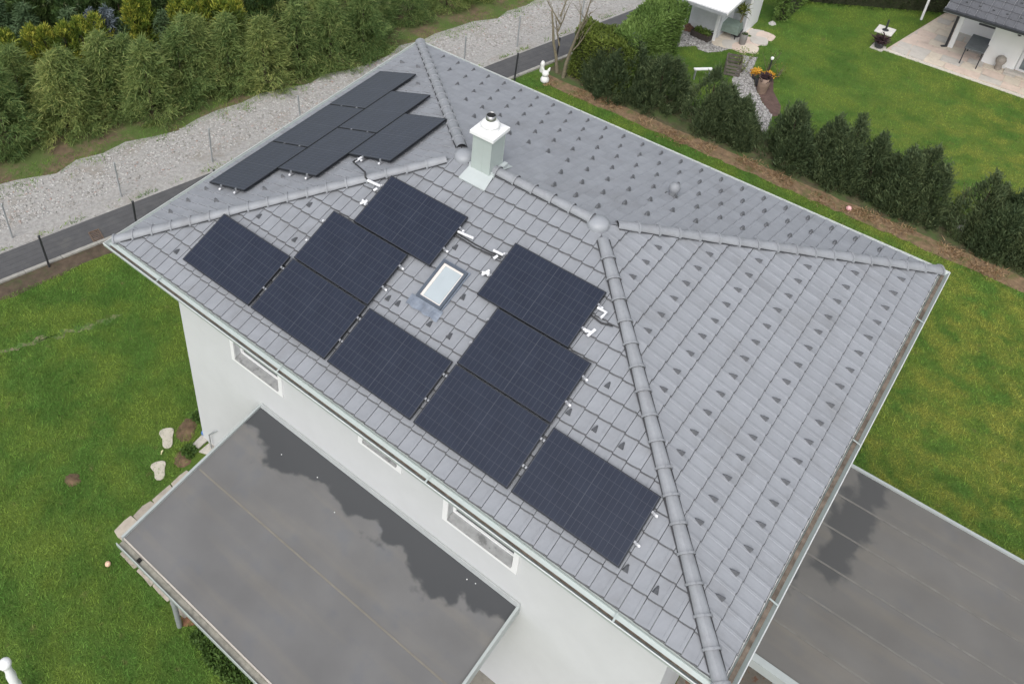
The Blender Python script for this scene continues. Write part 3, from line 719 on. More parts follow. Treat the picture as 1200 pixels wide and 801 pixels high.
can = empty('terrace_canopy', (CX0, OA, 0), 'flat grey membrane terrace canopy with wet band along the white wall', 'canopy')
def cbuild(mb, name, m, root, parent=None, org=(0,0,0)):
    mb.v = [(x-org[0], y-org[1], z-org[2]) for x,y,z in mb.v]; return mb.build(name, m, parent or root)
co = (CX0, OA, 0)
mem = cbuild(slab(CX0,CX1,CY0,CY1,zc,.14,0), 'roof_membrane', m_membA, can, org=co)
m_seam = mat('membrane_seam', (.155,.15,.138), .7, .2, 5)
for y in (-1.02,):
    s_ = slab(CX0+.05,CX1-.05,y-.016,y+.016,lambda q: zc(q)+.0045,.004,0); cbuild(s_, 'seam', mat('seam_bead', (.185,.17,.145), .75, .15, 3), can, mem, co)
for a, b in ((CX0-.045,CX0),(CX1,CX1+.045)):
    cbuild(slab(a,b,CY0-.02,CY1,lambda q: zc(q)+.055,.24,0), 'edge_trim', m_trim, can, org=co)
cbuild(MB().add([(CX0,CY1-.004,zc(CY1)),(CX1+.04,CY1-.004,zc(CY1)),(CX1+.04,CY1-.004,zc(CY1)+.1),(CX0,CY1-.004,zc(CY1)+.1),(CX0,CY1-.05,zc(CY1)+.003),(CX1+.04,CY1-.05,zc(CY1)+.003),(CX1+.04,CY1-.03,zc(CY1)+.10),(CX0,CY1-.03,zc(CY1)+.10)],
    [(4,5,6,7),(7,6,2,3),(4,7,3,0),(5,1,2,6)]), 'wall_flashing', mat('wall_upstand', (.40,.42,.42), .5, .08, 5), can, org=co)
gz = zc(CY0)
gt = MB(); pr = [(0,-.03),(-.0,-.09),(-.12,-.10),(-.13,.0),(-.14,.012),(-.15,.0),(-.145,-.11),(.01,-.12)]
V = [(CX0-.04,CY0+d_,gz+z) for d_, z in pr]+[(CX1+.04,CY0+d_,gz+z) for d_, z in pr]; k = len(pr)
gt.add(V, [(i,k+i,k+i+1,i+1) for i in range(k-1)]+[tuple(range(k)), tuple(range(2*k-1,k-1,-1))])
gu = cbuild(gt, 'gutter', m_trim, can, org=co)
dr = MB().add([(CX0-.02,CY0-.005,gz-.06),(CX1,CY0-.005,gz-.06),(CX1,CY0-.118,gz-.06),(CX0-.02,CY0-.118,gz-.06)], [(3,2,1,0)])
cbuild(dr, 'gutter_silt', mat('silt', (.27,.26,.22), .8, .3, 7), can, gu, co)
cbuild(MB().box((CX0-.03,CY0-.012,gz-.02),(CX1+.03,CY0+.012,gz+.012)), 'drip_edge', mat('drip_edge', (.50,.46,.41), .5, .1, 5), can, org=co)
cbuild(MB().box((CX0+.46,CY0-.1,gz-.058),(CX0+.54,CY0-.03,gz-.045)), 'outlet', m_black, can, gu, co)
for x in (CX0+.6, CX1-.6):
    px_, py_ = x, CY0+.30
    cbuild(MB().tube([(px_,py_,0),(px_,py_,zc(py_)-.13)], .055, 14), 'post', m_galv, can, org=co)
for i, (u, v) in enumerate(((392,600),(547,680),(557,685),(432,565),(470,595),(330,533),(372,560))):   # pebbles lying on the canopy
    x, y = gp(u, v, zc(0)); 
    b = MB().lathe([(.006,0),(.011,.005),(.010,.011),(.003,.015)], 8, (0,0,0)).build('pebble', m_white); b.location = (x, y, zc(y)+.001)
    tag(b, 'tiny white pebble lying on the wet grey canopy membrane', 'pebble', 'pebbles on the canopy')
# carport east of the house
QX0, QX1, QY0, QY1 = L-OA+.004, 17.6, 2.62, 7.08; zq = lambda y: 2.95
cp = empty('carport', (QX0, QY0, 0), 'flat brownish-grey membrane carport roof with a dark wet patch beside the house', 'carport')
qo = (QX0, QY1, 0); cp.location = (QX0, QY1, 0)
mem2 = cbuild(slab(QX0,QX1,QY0,QY1,zq,.14,0), 'roof_membrane', m_membB, cp, org=qo)
for y in (3.35,4.1,4.85,5.6,6.35):
    cbuild(slab(QX0+.02,QX1-.02,y-.018,y+.018,lambda q: 2.9545,.004,0), 'seam', m_seam, cp, mem2, qo)
cbuild(slab(QX0,QX1,QY1,QY1+.05,lambda q: 3.0,.24,0), 'edge_trim', m_trim, cp, org=qo)
cbuild(slab(QX0,QX1,QY0-.13,QY0,lambda q: 2.975,.22,0), 'edge_trim', m_trim, cp, org=qo)
cbuild(slab(QX1,QX1+.05,QY0-.13,QY1+.05,lambda q: 3.003,.24,0), 'edge_trim', m_trim, cp, org=qo)
for x, y in ((12.75,2.9),(17.3,2.9),(17.3,6.8)):
    cbuild(MB().tube([(x,y,0),(x,y,2.8)], .06, 14), 'post', m_galv, cp, org=qo)
# paving under the canopy and carport, edge slabs
m_pave = mat('paving', (.25,.235,.205), .9, .25, 4, bump=.3, bscale=30, dirt=(.11,.12,.05), dscale=2, damt=.6)
sheet('terrace_paving', [(1.45,-2.1),(11.36,-2.1),(11.36,.70),(1.45,.70)], .02, m_pave)
tp = bpy.data.objects['terrace_paving']
for i in range(16):
    for j in range(5):
        x = 1.6+i*.62; y = -2.45+j*.62
        if not (9.1 < x < 11): continue
        MB().prism([(x,y),(x+.605,y),(x+.605,y+.605),(x,y+.605)], .02, .045).build('slab', m_pave, tp, .008)
sheet('driveway', [(11.4,-9),(60,-9),(60,7.0),(11.4,7.0)], .016, mat('driveway_soil', (.17,.155,.13), .9, .35, 3, bump=.5, bscale=30, dirt=(.14,.055,.025), dscale=6, damt=.8, dlo=.55, dhi=.62))
# edge stones along the canopy's outer side
def blob(cx, cy, rx, ry, rot, n, seed, amp=.12):
    r = random.Random(seed); out = []
    for i in range(n):
        t = 2*math.pi*i/n; k = 1+r.uniform(-amp, amp); c, s_ = abs(math.cos(t))**.7*math.copysign(1, math.cos(t)), abs(math.sin(t))**.7*math.copysign(1, math.sin(t))
        x, y = rx*k*c, ry*k*s_; out.append((cx+x*math.cos(rot)-y*math.sin(rot), cy+x*math.sin(rot)+y*math.cos(rot)))
    return out
es = None
rs = random.Random(12)
edge = [(.98+.02*i, -2.1+i*.5, .42, .48, 0) for i in range(4)]+[(1.5+i*.52, -2.33, .5, .24, 0) for i in range(4)]+[(1.2,-.1,.3,.24,0)]
for i, (x, y, wx, wy, ro) in enumerate(edge):
    j = lambda: rs.uniform(-.035,.035); c, q = math.cos(ro), math.sin(ro); P = []
    for a, b in ((-.5,-.5),(-.1,-.53),(.5,-.5),(.53,.05),(.5,.5),(0,.52),(-.5,.5),(-.54,.1)):
        X, Y = a*(wx-.02)+j()*.6, b*(wy-.02)+j()*.6; P.append((x+wx/2+X*c-Y*q, y+wy/2+X*q+Y*c))
    b = MB().prism(P, 0, .05+rs.uniform(-.012,.012))
    if es is None: es = b.build('edging_stone', m_concrete, None, .012); tag(es, kind='structure')
    else: b.build('stone', m_concrete, es, .012)
for q in ([(224,523),(239,508),(247,514),(233,526)],[(233,530),(251,515),(258,520),(243,533)],[(246,531),(260,520),(266,524),(255,534)]):
    MB().prism([gp(*p) for p in q], 0, .05).build('stone', mat('pale_slab', (.47,.44,.39), .85, .12, 6, bump=.3, bscale=30), es, .012)
# footprint stepping stones
def footprint(ua, va, ub, vb, label):                 # toe end a, heel end b
    a, b = np.array(gp(ua, va)), np.array(gp(ub, vb)); ax = a-b; ln = float(np.linalg.norm(ax)); ax /= ln; sd_ = np.array([ax[1], -ax[0]])
    half = [(0,.0),(.06,.06),(.18,.092),(.40,.098),(.58,.108),(.75,.135),(.9,.13),(.98,.08),(1.0,.0)]
    hl = [(0,.0),(.06,.06),(.18,.09),(.40,.09),(.52,.085),(.64,.115),(.8,.14),(.93,.12),(.99,.06)]
    P = [ax*ln*t+sd_*w_*1.25 for t, w_ in half]+[ax*ln*t-sd_*w_*1.25 for t, w_ in hl[::-1][:-1]]
    o = MB().prism([tuple(p) for p in P], 0, .035).build('stepping_stone', mat('cream_stone', (.50,.465,.39), .85, .10, 6, bump=.3, bscale=40), None, .012)
    o.location = (b[0], b[1], .0); tag(o, label, 'stepping stone', 'footprint stepping stones')
footprint(195,502,197,526,'cream footprint-shaped stepping stone nearer the house corner')
footprint(185,541,188,563,'cream footprint-shaped stepping stone nearer the canopy corner')
def heap(name, u, v, rx, ry, h_, m, label, cat, seed=1, group=None):
    x, y = gp(u, v); r = random.Random(seed); V = [(0,0,h_)]; F = []; n = 18
    for j in range(1, 5):
        for i in range(n):
            t = 2*math.pi*i/n; k = j/4*(1+r.uniform(-.12,.12)); V.append((rx*k*math.cos(t), ry*k*math.sin(t), h_*(1-(j/4)**1.6)*(1+r.uniform(-.25,.25))))
    F += [(0,1+i,1+(i+1)%n) for i in range(n)]
    for j in range(3): F += [(1+j*n+i,1+(j+1)*n+i,1+(j+1)*n+(i+1)%n,1+j*n+(i+1)%n) for i in range(n)]
    o = MB().add(V, F, True).build(name, m); o.location = (x, y, .004); o.rotation_euler.z = .3*seed; return tag(o, label, cat, group)
heap('soil_mound', 85,562,.20,.16,.06,m_soil,'small brown molehill alone on the open lawn','molehill',1)
heap('soil_mound', 219,503,.22,.34,.05,m_soil,'bare brown soil patch beside the white house corner','molehill',2)
heap('soil_mound', 214,538,.2,.22,.04,m_soil,'bare brown soil patch between stepping stones and canopy','molehill',3)
heap('soil_mound', 222,724,.22,.16,.05,mat('red_soil', (.20,.10,.055), .95, .3, 8),'reddish soil heap at the foot of the canopy post','molehill',4)
wa, wb = gp(-30,421), gp(142,371)
wn = [(p[0]+.0, p[1]+.16) for p in wob(wa, wb, 26, .10, 41)]; ws = [(p[0], p[1]-.14) for p in wob(wa, wb, 26, .12, 43)]
sheet('worn_strip', wn+ws[::-1], .003, mat('worn_turf', (.24,.20,.13), .95, .35, 5, bump=.6, dirt=(.075,.15,.03), dscale=3.2, damt=1, dlo=.42, dhi=.56))
x, y = gp(127,662); b = MB().lathe([(.01,0),(.04,.01),(.062,.05),(.05,.085),(.02,.105),(.004,.108)], 14).build('ball', mat('peach_ball', (.75,.5,.36), .5, .1)); b.location = (x,y,.005); tag(b, 'small peach ball lying on the open lawn', 'ball')
x, y = gp(189,532); b = MB().tube([(0,0,0),(.01,.02,.10),(.03,.05,.13)], [.014,.018,.012], 8).build('marker_peg', mat('cream_peg', (.7,.65,.4), .6)); b.location = (x,y,0); tag(b, 'small cream peg between the two footprint stepping stones', 'peg')
# white post at the lawn's edge
tx, ty = gp(5,776,1.15); bx_, by_ = tx+.18, ty-.02
wp = MB(); wp.tube([(0,0,0),(-.03,.0,.3),(-.05,.0,.5),(-.07,.0,.6),(-.10,.01,.8),(-.12,.015,.92),(-.15,.02,1.06)], [.10,.088,.10,.08,.092,.07,.075], 14)
wo = wp.build('garden_post', m_white); wo.location = (bx_, by_, 0); tag(wo, 'white painted post with a rounded knob, standing on the lawn', 'post')
kn = MB().lathe([(.04,-.09),(.09,-.06),(.115,-.01),(.105,.05),(.06,.09),(.01,.10)], 14, (-.165,.02,1.12)).build('knob', m_white, wo)
kn2 = MB().lathe([(.02,-.05),(.045,-.03),(.05,.01),(.02,.045)], 12, (-.24,-.04,1.08)).build('knob', m_white, wo)

# ---------------------------------------------------------------- vegetation generators (numpy)
def sprays(rng, P, D, D2, ln, wd, tipvar=.25, basevar=None):
    n = len(P); side = np.cross(D, rng.normal(size=(n,3))); side /= np.linalg.norm(side, axis=1, keepdims=True)+1e-9
    ln = ln[:,None]; wd = wd[:,None]
    q = P+D*ln*.55; t = q+D2*ln*.45
    V = np.stack([P-side*wd*.35, P+side*wd*.35, q-side*wd*.5, q+side*wd*.5, t], 1).reshape(-1,3)
    b = (np.arange(n)*5)[:,None]
    F = np.concatenate([b+[[0,1,3]], b+[[0,3,2]], b+[[2,3,4]]], 1).reshape(-1,3)
    v = rng.uniform(0,.6,n) if basevar is None else basevar
    var = np.stack([v, v, v+tipvar], 1).ravel()
    return V, F, np.clip(var, 0, 1)
def unit(a): return a/(np.linalg.norm(a, axis=1, keepdims=True)+1e-9)
def conifer(rng, Hh, Rr, nb, ns, style):
    t = rng.uniform(0, 1, nb)**(1.25 if style != 'column' else 1.0); ang = rng.uniform(0, 2*np.pi, nb)
    if style == 'feather': prof = np.minimum(1, (t*5+.6))*(1-t)**.8
    elif style == 'spruce': prof = np.minimum(1, (t*8+.4))*(1-t)**.9
    else: prof = np.minimum(1, t*4+.6)*(1-t**2.2)**.7
    lob = 1+.16*np.sin(ang*3+t*7)+.10*np.sin(ang*5-t*11)
    rad = Rr*prof*lob*rng.uniform(.72, 1.08, nb)+.03
    out = np.stack([np.cos(ang), np.sin(ang), np.zeros(nb)], 1)
    tip = out*rad[:,None]; tip[:,2] = t*Hh*.97+.05
    bv = rng.uniform(0, .55, nb)
    i = np.repeat(np.arange(nb), ns); n = len(i)
    back = rng.uniform(0, .45, n)**1.3
    o_ = out[i]; P = tip[i]-o_*(back*np.minimum(Rr*.9, rad[i]))[:,None]+rng.normal(0, .05*Rr+.02, (n,3))
    upk = {'feather': .25, 'spruce': .1, 'column': .95, 'gold': .7}[style]
    D = unit(o_*(.75 if style != 'column' else .45)+rng.normal(0, .5, (n,3))+[0,0,upk])
    droop = {'feather': -.35, 'spruce': -.2, 'column': .3, 'gold': .25}[style]
    D2 = unit(D+np.array([0,0,droop]))
    ln = rng.uniform(.10, .22, n)*(1+1.1*(rng.uniform(0,1,n) > .85)) if style == 'feather' else rng.uniform(.10, .22, n)
    wd = rng.uniform(.014, .028, n) if style == 'feather' else rng.uniform(.018, .036, n)
    P[:,2] = np.maximum(P[:,2], .03)
    return sprays(rng, P, D, D2, ln, wd, {'feather': .28, 'spruce': .2, 'column': .18, 'gold': .4}[style], np.clip(bv[i]+rng.uniform(-.12,.18,n), 0, 1))
def yew(rng, Hh, Rr, lobes, n):
    Vs, Fs, vs = [], [], []; off = 0
    for k in range(lobes):
        a = rng.uniform(0, 2*np.pi); d_ = 0 if k == 0 else Rr*rng.uniform(.32, .48); hh = Hh*(1 if k == 0 else rng.uniform(.66, .92)); rr = Rr*(.72 if k == 0 else rng.uniform(.42, .55))
        m = n//lobes; nb = 130
        t = rng.uniform(0, 1, nb); ang = rng.uniform(0, 2*np.pi, nb)
        prof = np.minimum(1, .78+t*1.2)*np.clip(1-np.maximum(0, (t-.18)/.82)**1.45, 0, 1)**.85+.03
        rad = rr*prof*rng.uniform(.85, 1.05, nb)
        C = np.stack([rad*np.cos(ang)+d_*math.cos(a), rad*np.sin(ang)+d_*math.sin(a), t*hh*.95+.03], 1)
        i = rng.integers(0, nb, m); o_ = np.stack([np.cos(ang), np.sin(ang), np.zeros(nb)], 1)[i]
        P = C[i]+rng.normal(0, .045, (m,3))*[1,1,2.6]-o_*(rng.uniform(0, .12, m))[:,None]; P[:,2] = np.maximum(P[:,2], .02)
        D = unit(o_*.5+rng.normal(0, .38, (m,3))+[0,0,.95]); D2 = unit(D+[0,0,.3])
        bv = rng.uniform(0, .6, nb)
        V, F, v = sprays(rng, P, D, D2, rng.uniform(.07, .17, m), rng.uniform(.018, .034, m), .2, np.clip(bv[i]+rng.uniform(-.15,.15,m), 0, 1))
        Vs.append(V); Fs.append(F+off); vs.append(v); off += len(V)
    return np.concatenate(Vs), np.concatenate(Fs), np.concatenate(vs)
def hedge_leaves(rng, corners, z0, z1, n, ln=(.07,.15)):
    # quadrilateral plan (4 corners), leaves on its sides and top
    c = np.array(corners, float); P = []; Nn = []
    per = [np.linalg.norm(c[(i+1)%4]-c[i])*(z1-z0) for i in range(4)]
    top = .5*abs(np.cross(c[2]-c[0], c[3]-c[1])) if False else .5*abs((c[2]-c[0])[0]*(c[3]-c[1])[1]-(c[2]-c[0])[1]*(c[3]-c[1])[0])
    tot = sum(per)+top; cen = c.mean(0)
    for i in range(4):
        m = int(n*per[i]/tot); t = rng.uniform(0,1,m); p = c[i]+(c[(i+1)%4]-c[i])*t[:,None]
        e = c[(i+1)%4]-c[i]; nn = np.array([e[1],-e[0]])/np.linalg.norm(e)
        if np.dot(nn, c[i]-cen) < 0: nn = -nn
        z = rng.uniform(z0, z1, m); P.append(np.column_stack([p-nn*rng.uniform(0,.14,m)[:,None], z])); Nn.append(np.tile([nn[0],nn[1],.2],(m,1)))
    m = int(n*top/tot); s_, t = rng.uniform(0,1,m)[:,None], rng.uniform(0,1,m)[:,None]
    p = (c[0]*(1-s_)+c[1]*s_)*(1-t)+(c[3]*(1-s_)+c[2]*s_)*t
    P.append(np.column_stack([p, z1-rng.uniform(0,.14,m)])); Nn.append(np.tile([0,0,1.],(m,1)))
    P = np.concatenate(P); Nn = np.concatenate(Nn); k = len(P)
    P += np.column_stack([np.sin(P[:,1]*3.1+P[:,2]*2)*.05, np.sin(P[:,0]*3.7)*.05, np.sin(P[:,0]*4.3+P[:,1]*2.9)*.05+np.sin(P[:,0]*1.7)*.04])
    P[:,2] = np.maximum(P[:,2], .02)
    D = unit(Nn*.8+rng.normal(0,.55,(k,3))+[0,0,.35]); D2 = unit(D+[0,0,.1])
    blot = .28+.25*np.sin(P[:,0]*2.3+P[:,2]*1.1)*np.sin(P[:,1]*2.7+P[:,2]*1.9)
    return sprays(rng, P, D, D2, rng.uniform(*ln, k), rng.uniform(.025,.045,k), .2, np.clip(blot+rng.uniform(-.2,.2,k),0,1))
m_feather = leafmat('feathery_foliage', [(0,(.085,.14,.045)),(.45,(.215,.295,.095)),(.8,(.36,.41,.14)),(1,(.47,.48,.18))], tr=.4, rnd=.2, hue=.02)
m_gold = leafmat('gold_foliage', [(0,(.07,.115,.02)),(.4,(.15,.21,.03)),(.65,(.46,.47,.07)),(1,(.75,.68,.16))], tr=.2)
m_blue = leafmat('blue_spruce_foliage', [(0,(.07,.095,.105)),(.5,(.15,.19,.215)),(1,(.34,.40,.44))])
m_spruce = leafmat('spruce_foliage', [(0,(.045,.08,.035)),(.5,(.09,.145,.065)),(1,(.15,.21,.11))])
m_dark = leafmat('thuja_dark_foliage', [(0,(.035,.06,.022)),(.5,(.075,.13,.036)),(1,(.14,.21,.055))])
m_yew = leafmat('yew_foliage', [(0,(.060,.090,.045)),(.5,(.118,.160,.074)),(.85,(.175,.215,.098)),(1,(.23,.255,.12))], tr=.32, rnd=.15)
m_lime = leafmat('lime_hedge_foliage', [(0,(.09,.125,.024)),(.5,(.165,.21,.04)),(1,(.26,.29,.06))])
m_hedge = leafmat('hedge_foliage', [(0,(.075,.135,.03)),(.5,(.145,.225,.055)),(1,(.22,.31,.085))])
m_dhedge = leafmat('dark_hedge_foliage', [(0,(.022,.034,.014)),(.5,(.045,.062,.022)),(1,(.08,.10,.035))])
m_laurel = leafmat('laurel_foliage', [(0,(.045,.08,.02)),(.5,(.09,.14,.035)),(.8,(.15,.16,.04)),(1,(.26,.13,.045))])
def variants(fn, mat_, name, k, seed):
    out = []
    for i in range(k):
        V, F, v = fn(np.random.default_rng(seed+i)); out.append(fast_mesh(name, V, F, mat_, v))
    return out
trunk_mesh = MB().tube([(0,0,0),(.02,.01,.5),(0,.02,.95)], [.06,.045,.012], 8).mesh('trunk', m_trunk)
def tree(name, me, x, y, hs_, rs, label, cat, group, rot):
    o = empty(name, (x, y, 0), label, cat, group, rot)
    c = obj('crown', me, o); c.scale = (rs, rs, hs_)
    t = obj('trunk', trunk_mesh, o); t.scale = (1, 1, hs_*2.2); return o
feather = variants(lambda r: conifer(r, 1*2.8, 1.32, 300, 36, 'feather'), m_feather, 'feathery_crown', 4, 100)
gold = variants(lambda r: conifer(r, 2.6, .55, 150, 26, 'gold' if False else 'column'), m_gold, 'gold_crown', 2, 200)
spruce = variants(lambda r: conifer(r, 2.6, .75, 180, 24, 'spruce'), m_spruce, 'spruce_crown', 2, 300)
blue = variants(lambda r: conifer(r, 2.4, .55, 130, 24, 'spruce'), m_blue, 'blue_crown', 1, 400)
dark = variants(lambda r: conifer(r, 3.4, .6, 170, 26, 'column'), m_dark, 'thuja_crown', 2, 500)
rr = random.Random(11)
# near row of feathery conifers along the gravel: base pixel of the crown's front edge, height
base = [(-62,222,2.9),(18,193,3.0),(98,168,2.9),(166,142,2.6),(238,122,2.75),(297,101,2.4),(344,89,2.4),(392,72,2.5),(421,60,2.3),(450,51,2.3),(494,38,2.2),(541,22,2.0),(578,9,2.0),(612,-6,2.0)]
for i, (u, v, h_) in enumerate(base):
    x, y = gp(u, v); x += -1.05; y += .45
    tree('feathery_conifer', feather[i % 4], x, y, h_/2.8, (.96 if i < 6 else .82)+rr.uniform(-.09,.07), f'bright green feathery conifer in the row along the gravel, {ordn[i]} from its lawn end', 'conifer', 'feathery conifers along the gravel', rr.uniform(0,6))
# a second, slightly higher row right behind
k = 0
for (u, v, h_) in [(10,58,2.7),(57,66,2.8),(112,42,2.9),(165,50,2.8),(205,36,2.7),(228,22,2.7),(262,20,2.7),(305,22,2.6),(345,8,2.5),(385,0,2.5),(425,-10,2.4)]:
    x, y = gp(u, v, h_)
    tree('feathery_conifer', feather[(k+1) % 4], x, y, h_/2.8, .92, f'feathery green conifer in the second row behind the gravel, {ordn[k]} from its lawn end', 'conifer', 'feathery conifers of the second row', rr.uniform(0,6)); k += 1
k = 0
for (u, v, h_) in [(4,38,2.6),(33,33,2.6),(49,33,2.6),(72,29,2.6),(91,22,2.7),(109,19,2.7),(153,-4,3.0),(165,-2,2.9),(207,-6,3.0),(222,0,2.9),(240,-4,2.9),(258,0,2.9),(274,2,2.8)]:
    x, y = gp(u, v, h_)
    tree('golden_conifer', gold[k % 2], x, y, h_/2.6, 1.05, f'yellow-tipped golden conifer behind the feathery rows, {ordn[k]} from the lawn end', 'conifer', 'golden conifers behind the feathery rows', rr.uniform(0,6)); k += 1
for (u, v, h_, lb) in [(103,11,2.6,'smaller silvery blue spruce among the golden conifers'),(123,8,2.8,'taller silvery blue spruce among the golden conifers')]:
    x, y = gp(u, v, h_); tree('blue_spruce', blue[0], x, y, h_/2.4, 1.0 if u > 110 else .8, lb, 'spruce', None, rr.uniform(0,6))
k = 0
for (u, v, h_) in [(-6,2,2.8),(25,6,2.8),(78,12,2.6),(140,22,2.2),(190,14,2.4),(300,-6,2.5)]:
    x, y = gp(u, v, h_); tree('green_spruce', spruce[k % 2], x, y, h_/2.6, 1.15, f'dark green spruce with spreading tiers behind the golden conifers, {ordn[k]} from the lawn end', 'spruce', 'green spruces behind the golden conifers', rr.uniform(0,6)); k += 1
k = 0
for u in range(-40, 330, 19):
    x, y = gp(u, -34-(k % 3)*5, 3.6); tree('columnar_thuja', dark[k % 2], x, y, 1.12, 1.15, f'tall dark columnar thuja in the rear screen of conifers, {ordn[k]} from its lawn end', 'thuja', 'columnar thujas of the rear screen', rr.uniform(0,6)); k += 1
for i, (u, v) in enumerate(((297,2),(318,0),(342,-4))):
    V, F, v_ = conifer(np.random.default_rng(620+i), 2.4, .7, 140, 22, 'column'); x, y = gp(u, v, 2.4)
    tree('laurel_shrub', fast_mesh('laurel_crown', V, F, m_laurel, v_), x, y, 1, 1, f'broad leafy shrub with reddish young tips behind the feathery conifers, {ordn[i]} from the golden conifers', 'shrub', 'red-tipped shrubs', rr.uniform(0,6))
# yellow shoot among the conifers
# yews of the garden hedge
yews = [(712,44,2,.8),(746,48,2,1.0),(781,67,2,.95),(842,82,3,.95),(875,120,2,.7),(939,122,3,.9),(985,140,2,.62),(1013,137,3,.75),(1037,161,2,.6),(1072,176,3,.72),(1100,176,3,.8),(1170,206,3,.75),(1203,228,3,.75),(1240,250,3,.75)]
for i, (u, v, lb_, rd_) in enumerate(yews):
    x, y, h_ = on_y(u, v, 19.5)
    V, F, vv = yew(np.random.default_rng(700+i), h_, rd_*1.30, lb_+1, 15000)
    tree('yew_bush', fast_mesh('yew_crown', V, F, m_yew, vv), x, y, 1, 1, f'dark green upright yew in the garden hedge, {ordn[i]} from the clipped lime hedge', 'yew', 'yews of the garden hedge', 0).children[1].scale = (1,1,h_*.8)
def hedge(name, corners, h_, n, m, label, seed, ln=(.07,.15)):
    c = np.array(corners); cen = c.mean(0); V, F, v = hedge_leaves(np.random.default_rng(seed), c-cen, .03, h_, n, ln)
    o = empty(name, (cen[0],cen[1],0), label, 'hedge'); obj('foliage', fast_mesh('foliage', V, F, m, v), o)
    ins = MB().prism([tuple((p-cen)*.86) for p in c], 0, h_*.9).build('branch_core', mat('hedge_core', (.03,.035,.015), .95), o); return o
hedge('clipped_hedge', [(-.85,19.15),(1.35,19.1),(1.35,20.2),(-.85,20.2)], 1.95, 16000, m_lime, 'clipped lime green hedge block with dark gap beside the bare tree', 801)
cs = [gp(724,33,2.2), gp(745,52,2.2), gp(806,6,2.2), gp(770,-14,2.2)]
hedge('clipped_hedge', cs, 2.2, 22000, m_hedge, 'long flat-topped bright green hedge running towards the white shed', 802, (.08,.16))
hedge('clipped_hedge', [gp(903,27), gp(918,27), gp(962,-10), gp(935,-12)], 1.6, 9000, m_hedge, 'narrow green hedge ending on the neighbouring lawn behind the shed', 803)
hedge('clipped_hedge', [gp(930,4), gp(1130,21), (10.6,36.0), (2.6,35.0)], 1.9, 16000, m_dhedge, 'dark clipped hedge closing the far side of the neighbouring lawn', 804)
# bare tree between path and hedge
bt = empty('bare_tree', (*gp(655,88), 0), 'leafless young tree with two slim pale trunks beside the lime hedge', 'tree')
def limb(mb, p, d_, ln, r, depth, rg):
    n = 4; pts = [p]; rad = [r]; q = p
    for i in range(n):
        d_ = (d_+Vector((rg.uniform(-.12,.12),rg.uniform(-.12,.12),rg.uniform(0,.1)))).normalized(); q = q+d_*(ln/n); pts.append(q); rad.append(r*(1-.55*(i+1)/n))
    mb.tube(pts, rad, 6 if depth > 1 else 4)
    if depth > 0:
        for i in range(2+depth):
            j = rg.randint(1, n); nd = (d_*.75+Vector((rg.uniform(-.8,.8),rg.uniform(-.8,.8),rg.uniform(.0,.5)))).normalized()
            limb(mb, pts[j], nd, ln*rg.uniform(.4,.62), rad[j]*.55, depth-1, rg)
rg = random.Random(4)
for (ox, oy, dx) in ((-.15,.1,-.1),(.2,-.05,.16)):
    t = MB(); limb(t, Vector((ox,oy,0)), Vector((dx,.05,1)).normalized(), 2.5, .075, 0, rg); t.build('trunk', m_bark, bt)
br = MB()
for (ox, oy, z, dx, dy) in ((-.2,.1,1.1,-.5,.2),(-.35,.15,1.6,.3,-.1),(-.3,.15,1.9,-.6,-.2),(.4,.0,1.2,.6,.2),(.5,.0,1.7,-.2,.3),(.6,.0,2.1,.5,-.3),(-.35,.15,2.2,.1,.2),(.6,.05,2.3,.1,.1)):
    limb(br, Vector((ox,oy,z)), Vector((dx,dy,1)).normalized(), 1.1, .03, 2, rg)
br.build('branches', m_bark, bt)
# dry tufts on the mulch strip, weeds by the canopy
def blades(rng, P, hmin, hmax, wd, spread=.5):
    n = len(P); a = rng.uniform(0, 2*np.pi, n); h_ = rng.uniform(hmin, hmax, n)
    s_ = np.column_stack([np.cos(a), np.sin(a), np.zeros(n)])*wd; l = rng.normal(0, spread, (n,2))*h_[:,None]
    T = P+np.column_stack([l, h_]); V = np.stack([P-s_, P+s_, T], 1).reshape(-1,3)
    F = np.arange(3*n).reshape(-1,3); return V, F, rng.uniform(0,1,n)
m_dry = leafmat('dry_tufts', [(0,(.13,.075,.035)),(.5,(.26,.165,.085)),(1,(.40,.29,.17))], rnd=0, hue=0)
P = np.column_stack([rng.uniform(-1.3,15,6000), np.zeros(6000), np.zeros(6000)]); P[:,1] = 18.42+rng.normal(0,.16,6000)+.12*np.sin(P[:,0]*1.3)
P = P[np.sin(P[:,0]*2.1)+np.sin(P[:,0]*5.3+1)+rng.normal(0,.6,len(P)) > -.2]
P[:,2] = np.maximum(0, .07*np.sin(P[:,0]*5)*np.sin(P[:,1]*6))
V, F, v = blades(rng, P, .02, .08, .016, 1.3)
tag(obj('dry_grass', fast_mesh('dry_grass', V, F, m_dry, v)), kind='stuff')
m_weed = leafmat('weed_leaves', [(0,(.035,.07,.015)),(.5,(.07,.13,.025)),(1,(.13,.20,.05))], rnd=0, hue=0)
def weed(u, v, r, h_, n, label, seed):
    n = int(n*2.2); x, y = gp(u, v); g = np.random.default_rng(seed); Pp = np.column_stack([g.uniform(-r,r,n)*.7, g.uniform(-r,r,n)*.7, g.uniform(.01,h_,n)])
    D = unit(g.normal(0,1,(n,3))+[0,0,.4]); V, F, vv = sprays(g, Pp, D, unit(D+[0,0,-.4]), g.uniform(.05,.1,n), g.uniform(.03,.05,n), .2)
    V[:,2] = np.maximum(V[:,2], .003)
    o = obj('weed_clump', fast_mesh('weed_clump', V, F, m_weed, vv)); o.location = (x,y,0); return tag(o, label, 'weed', 'weeds growing by the canopy')
weed(243,748,.35,.16,500,'leafy weed clump beside the reddish soil heap at the canopy post',1)
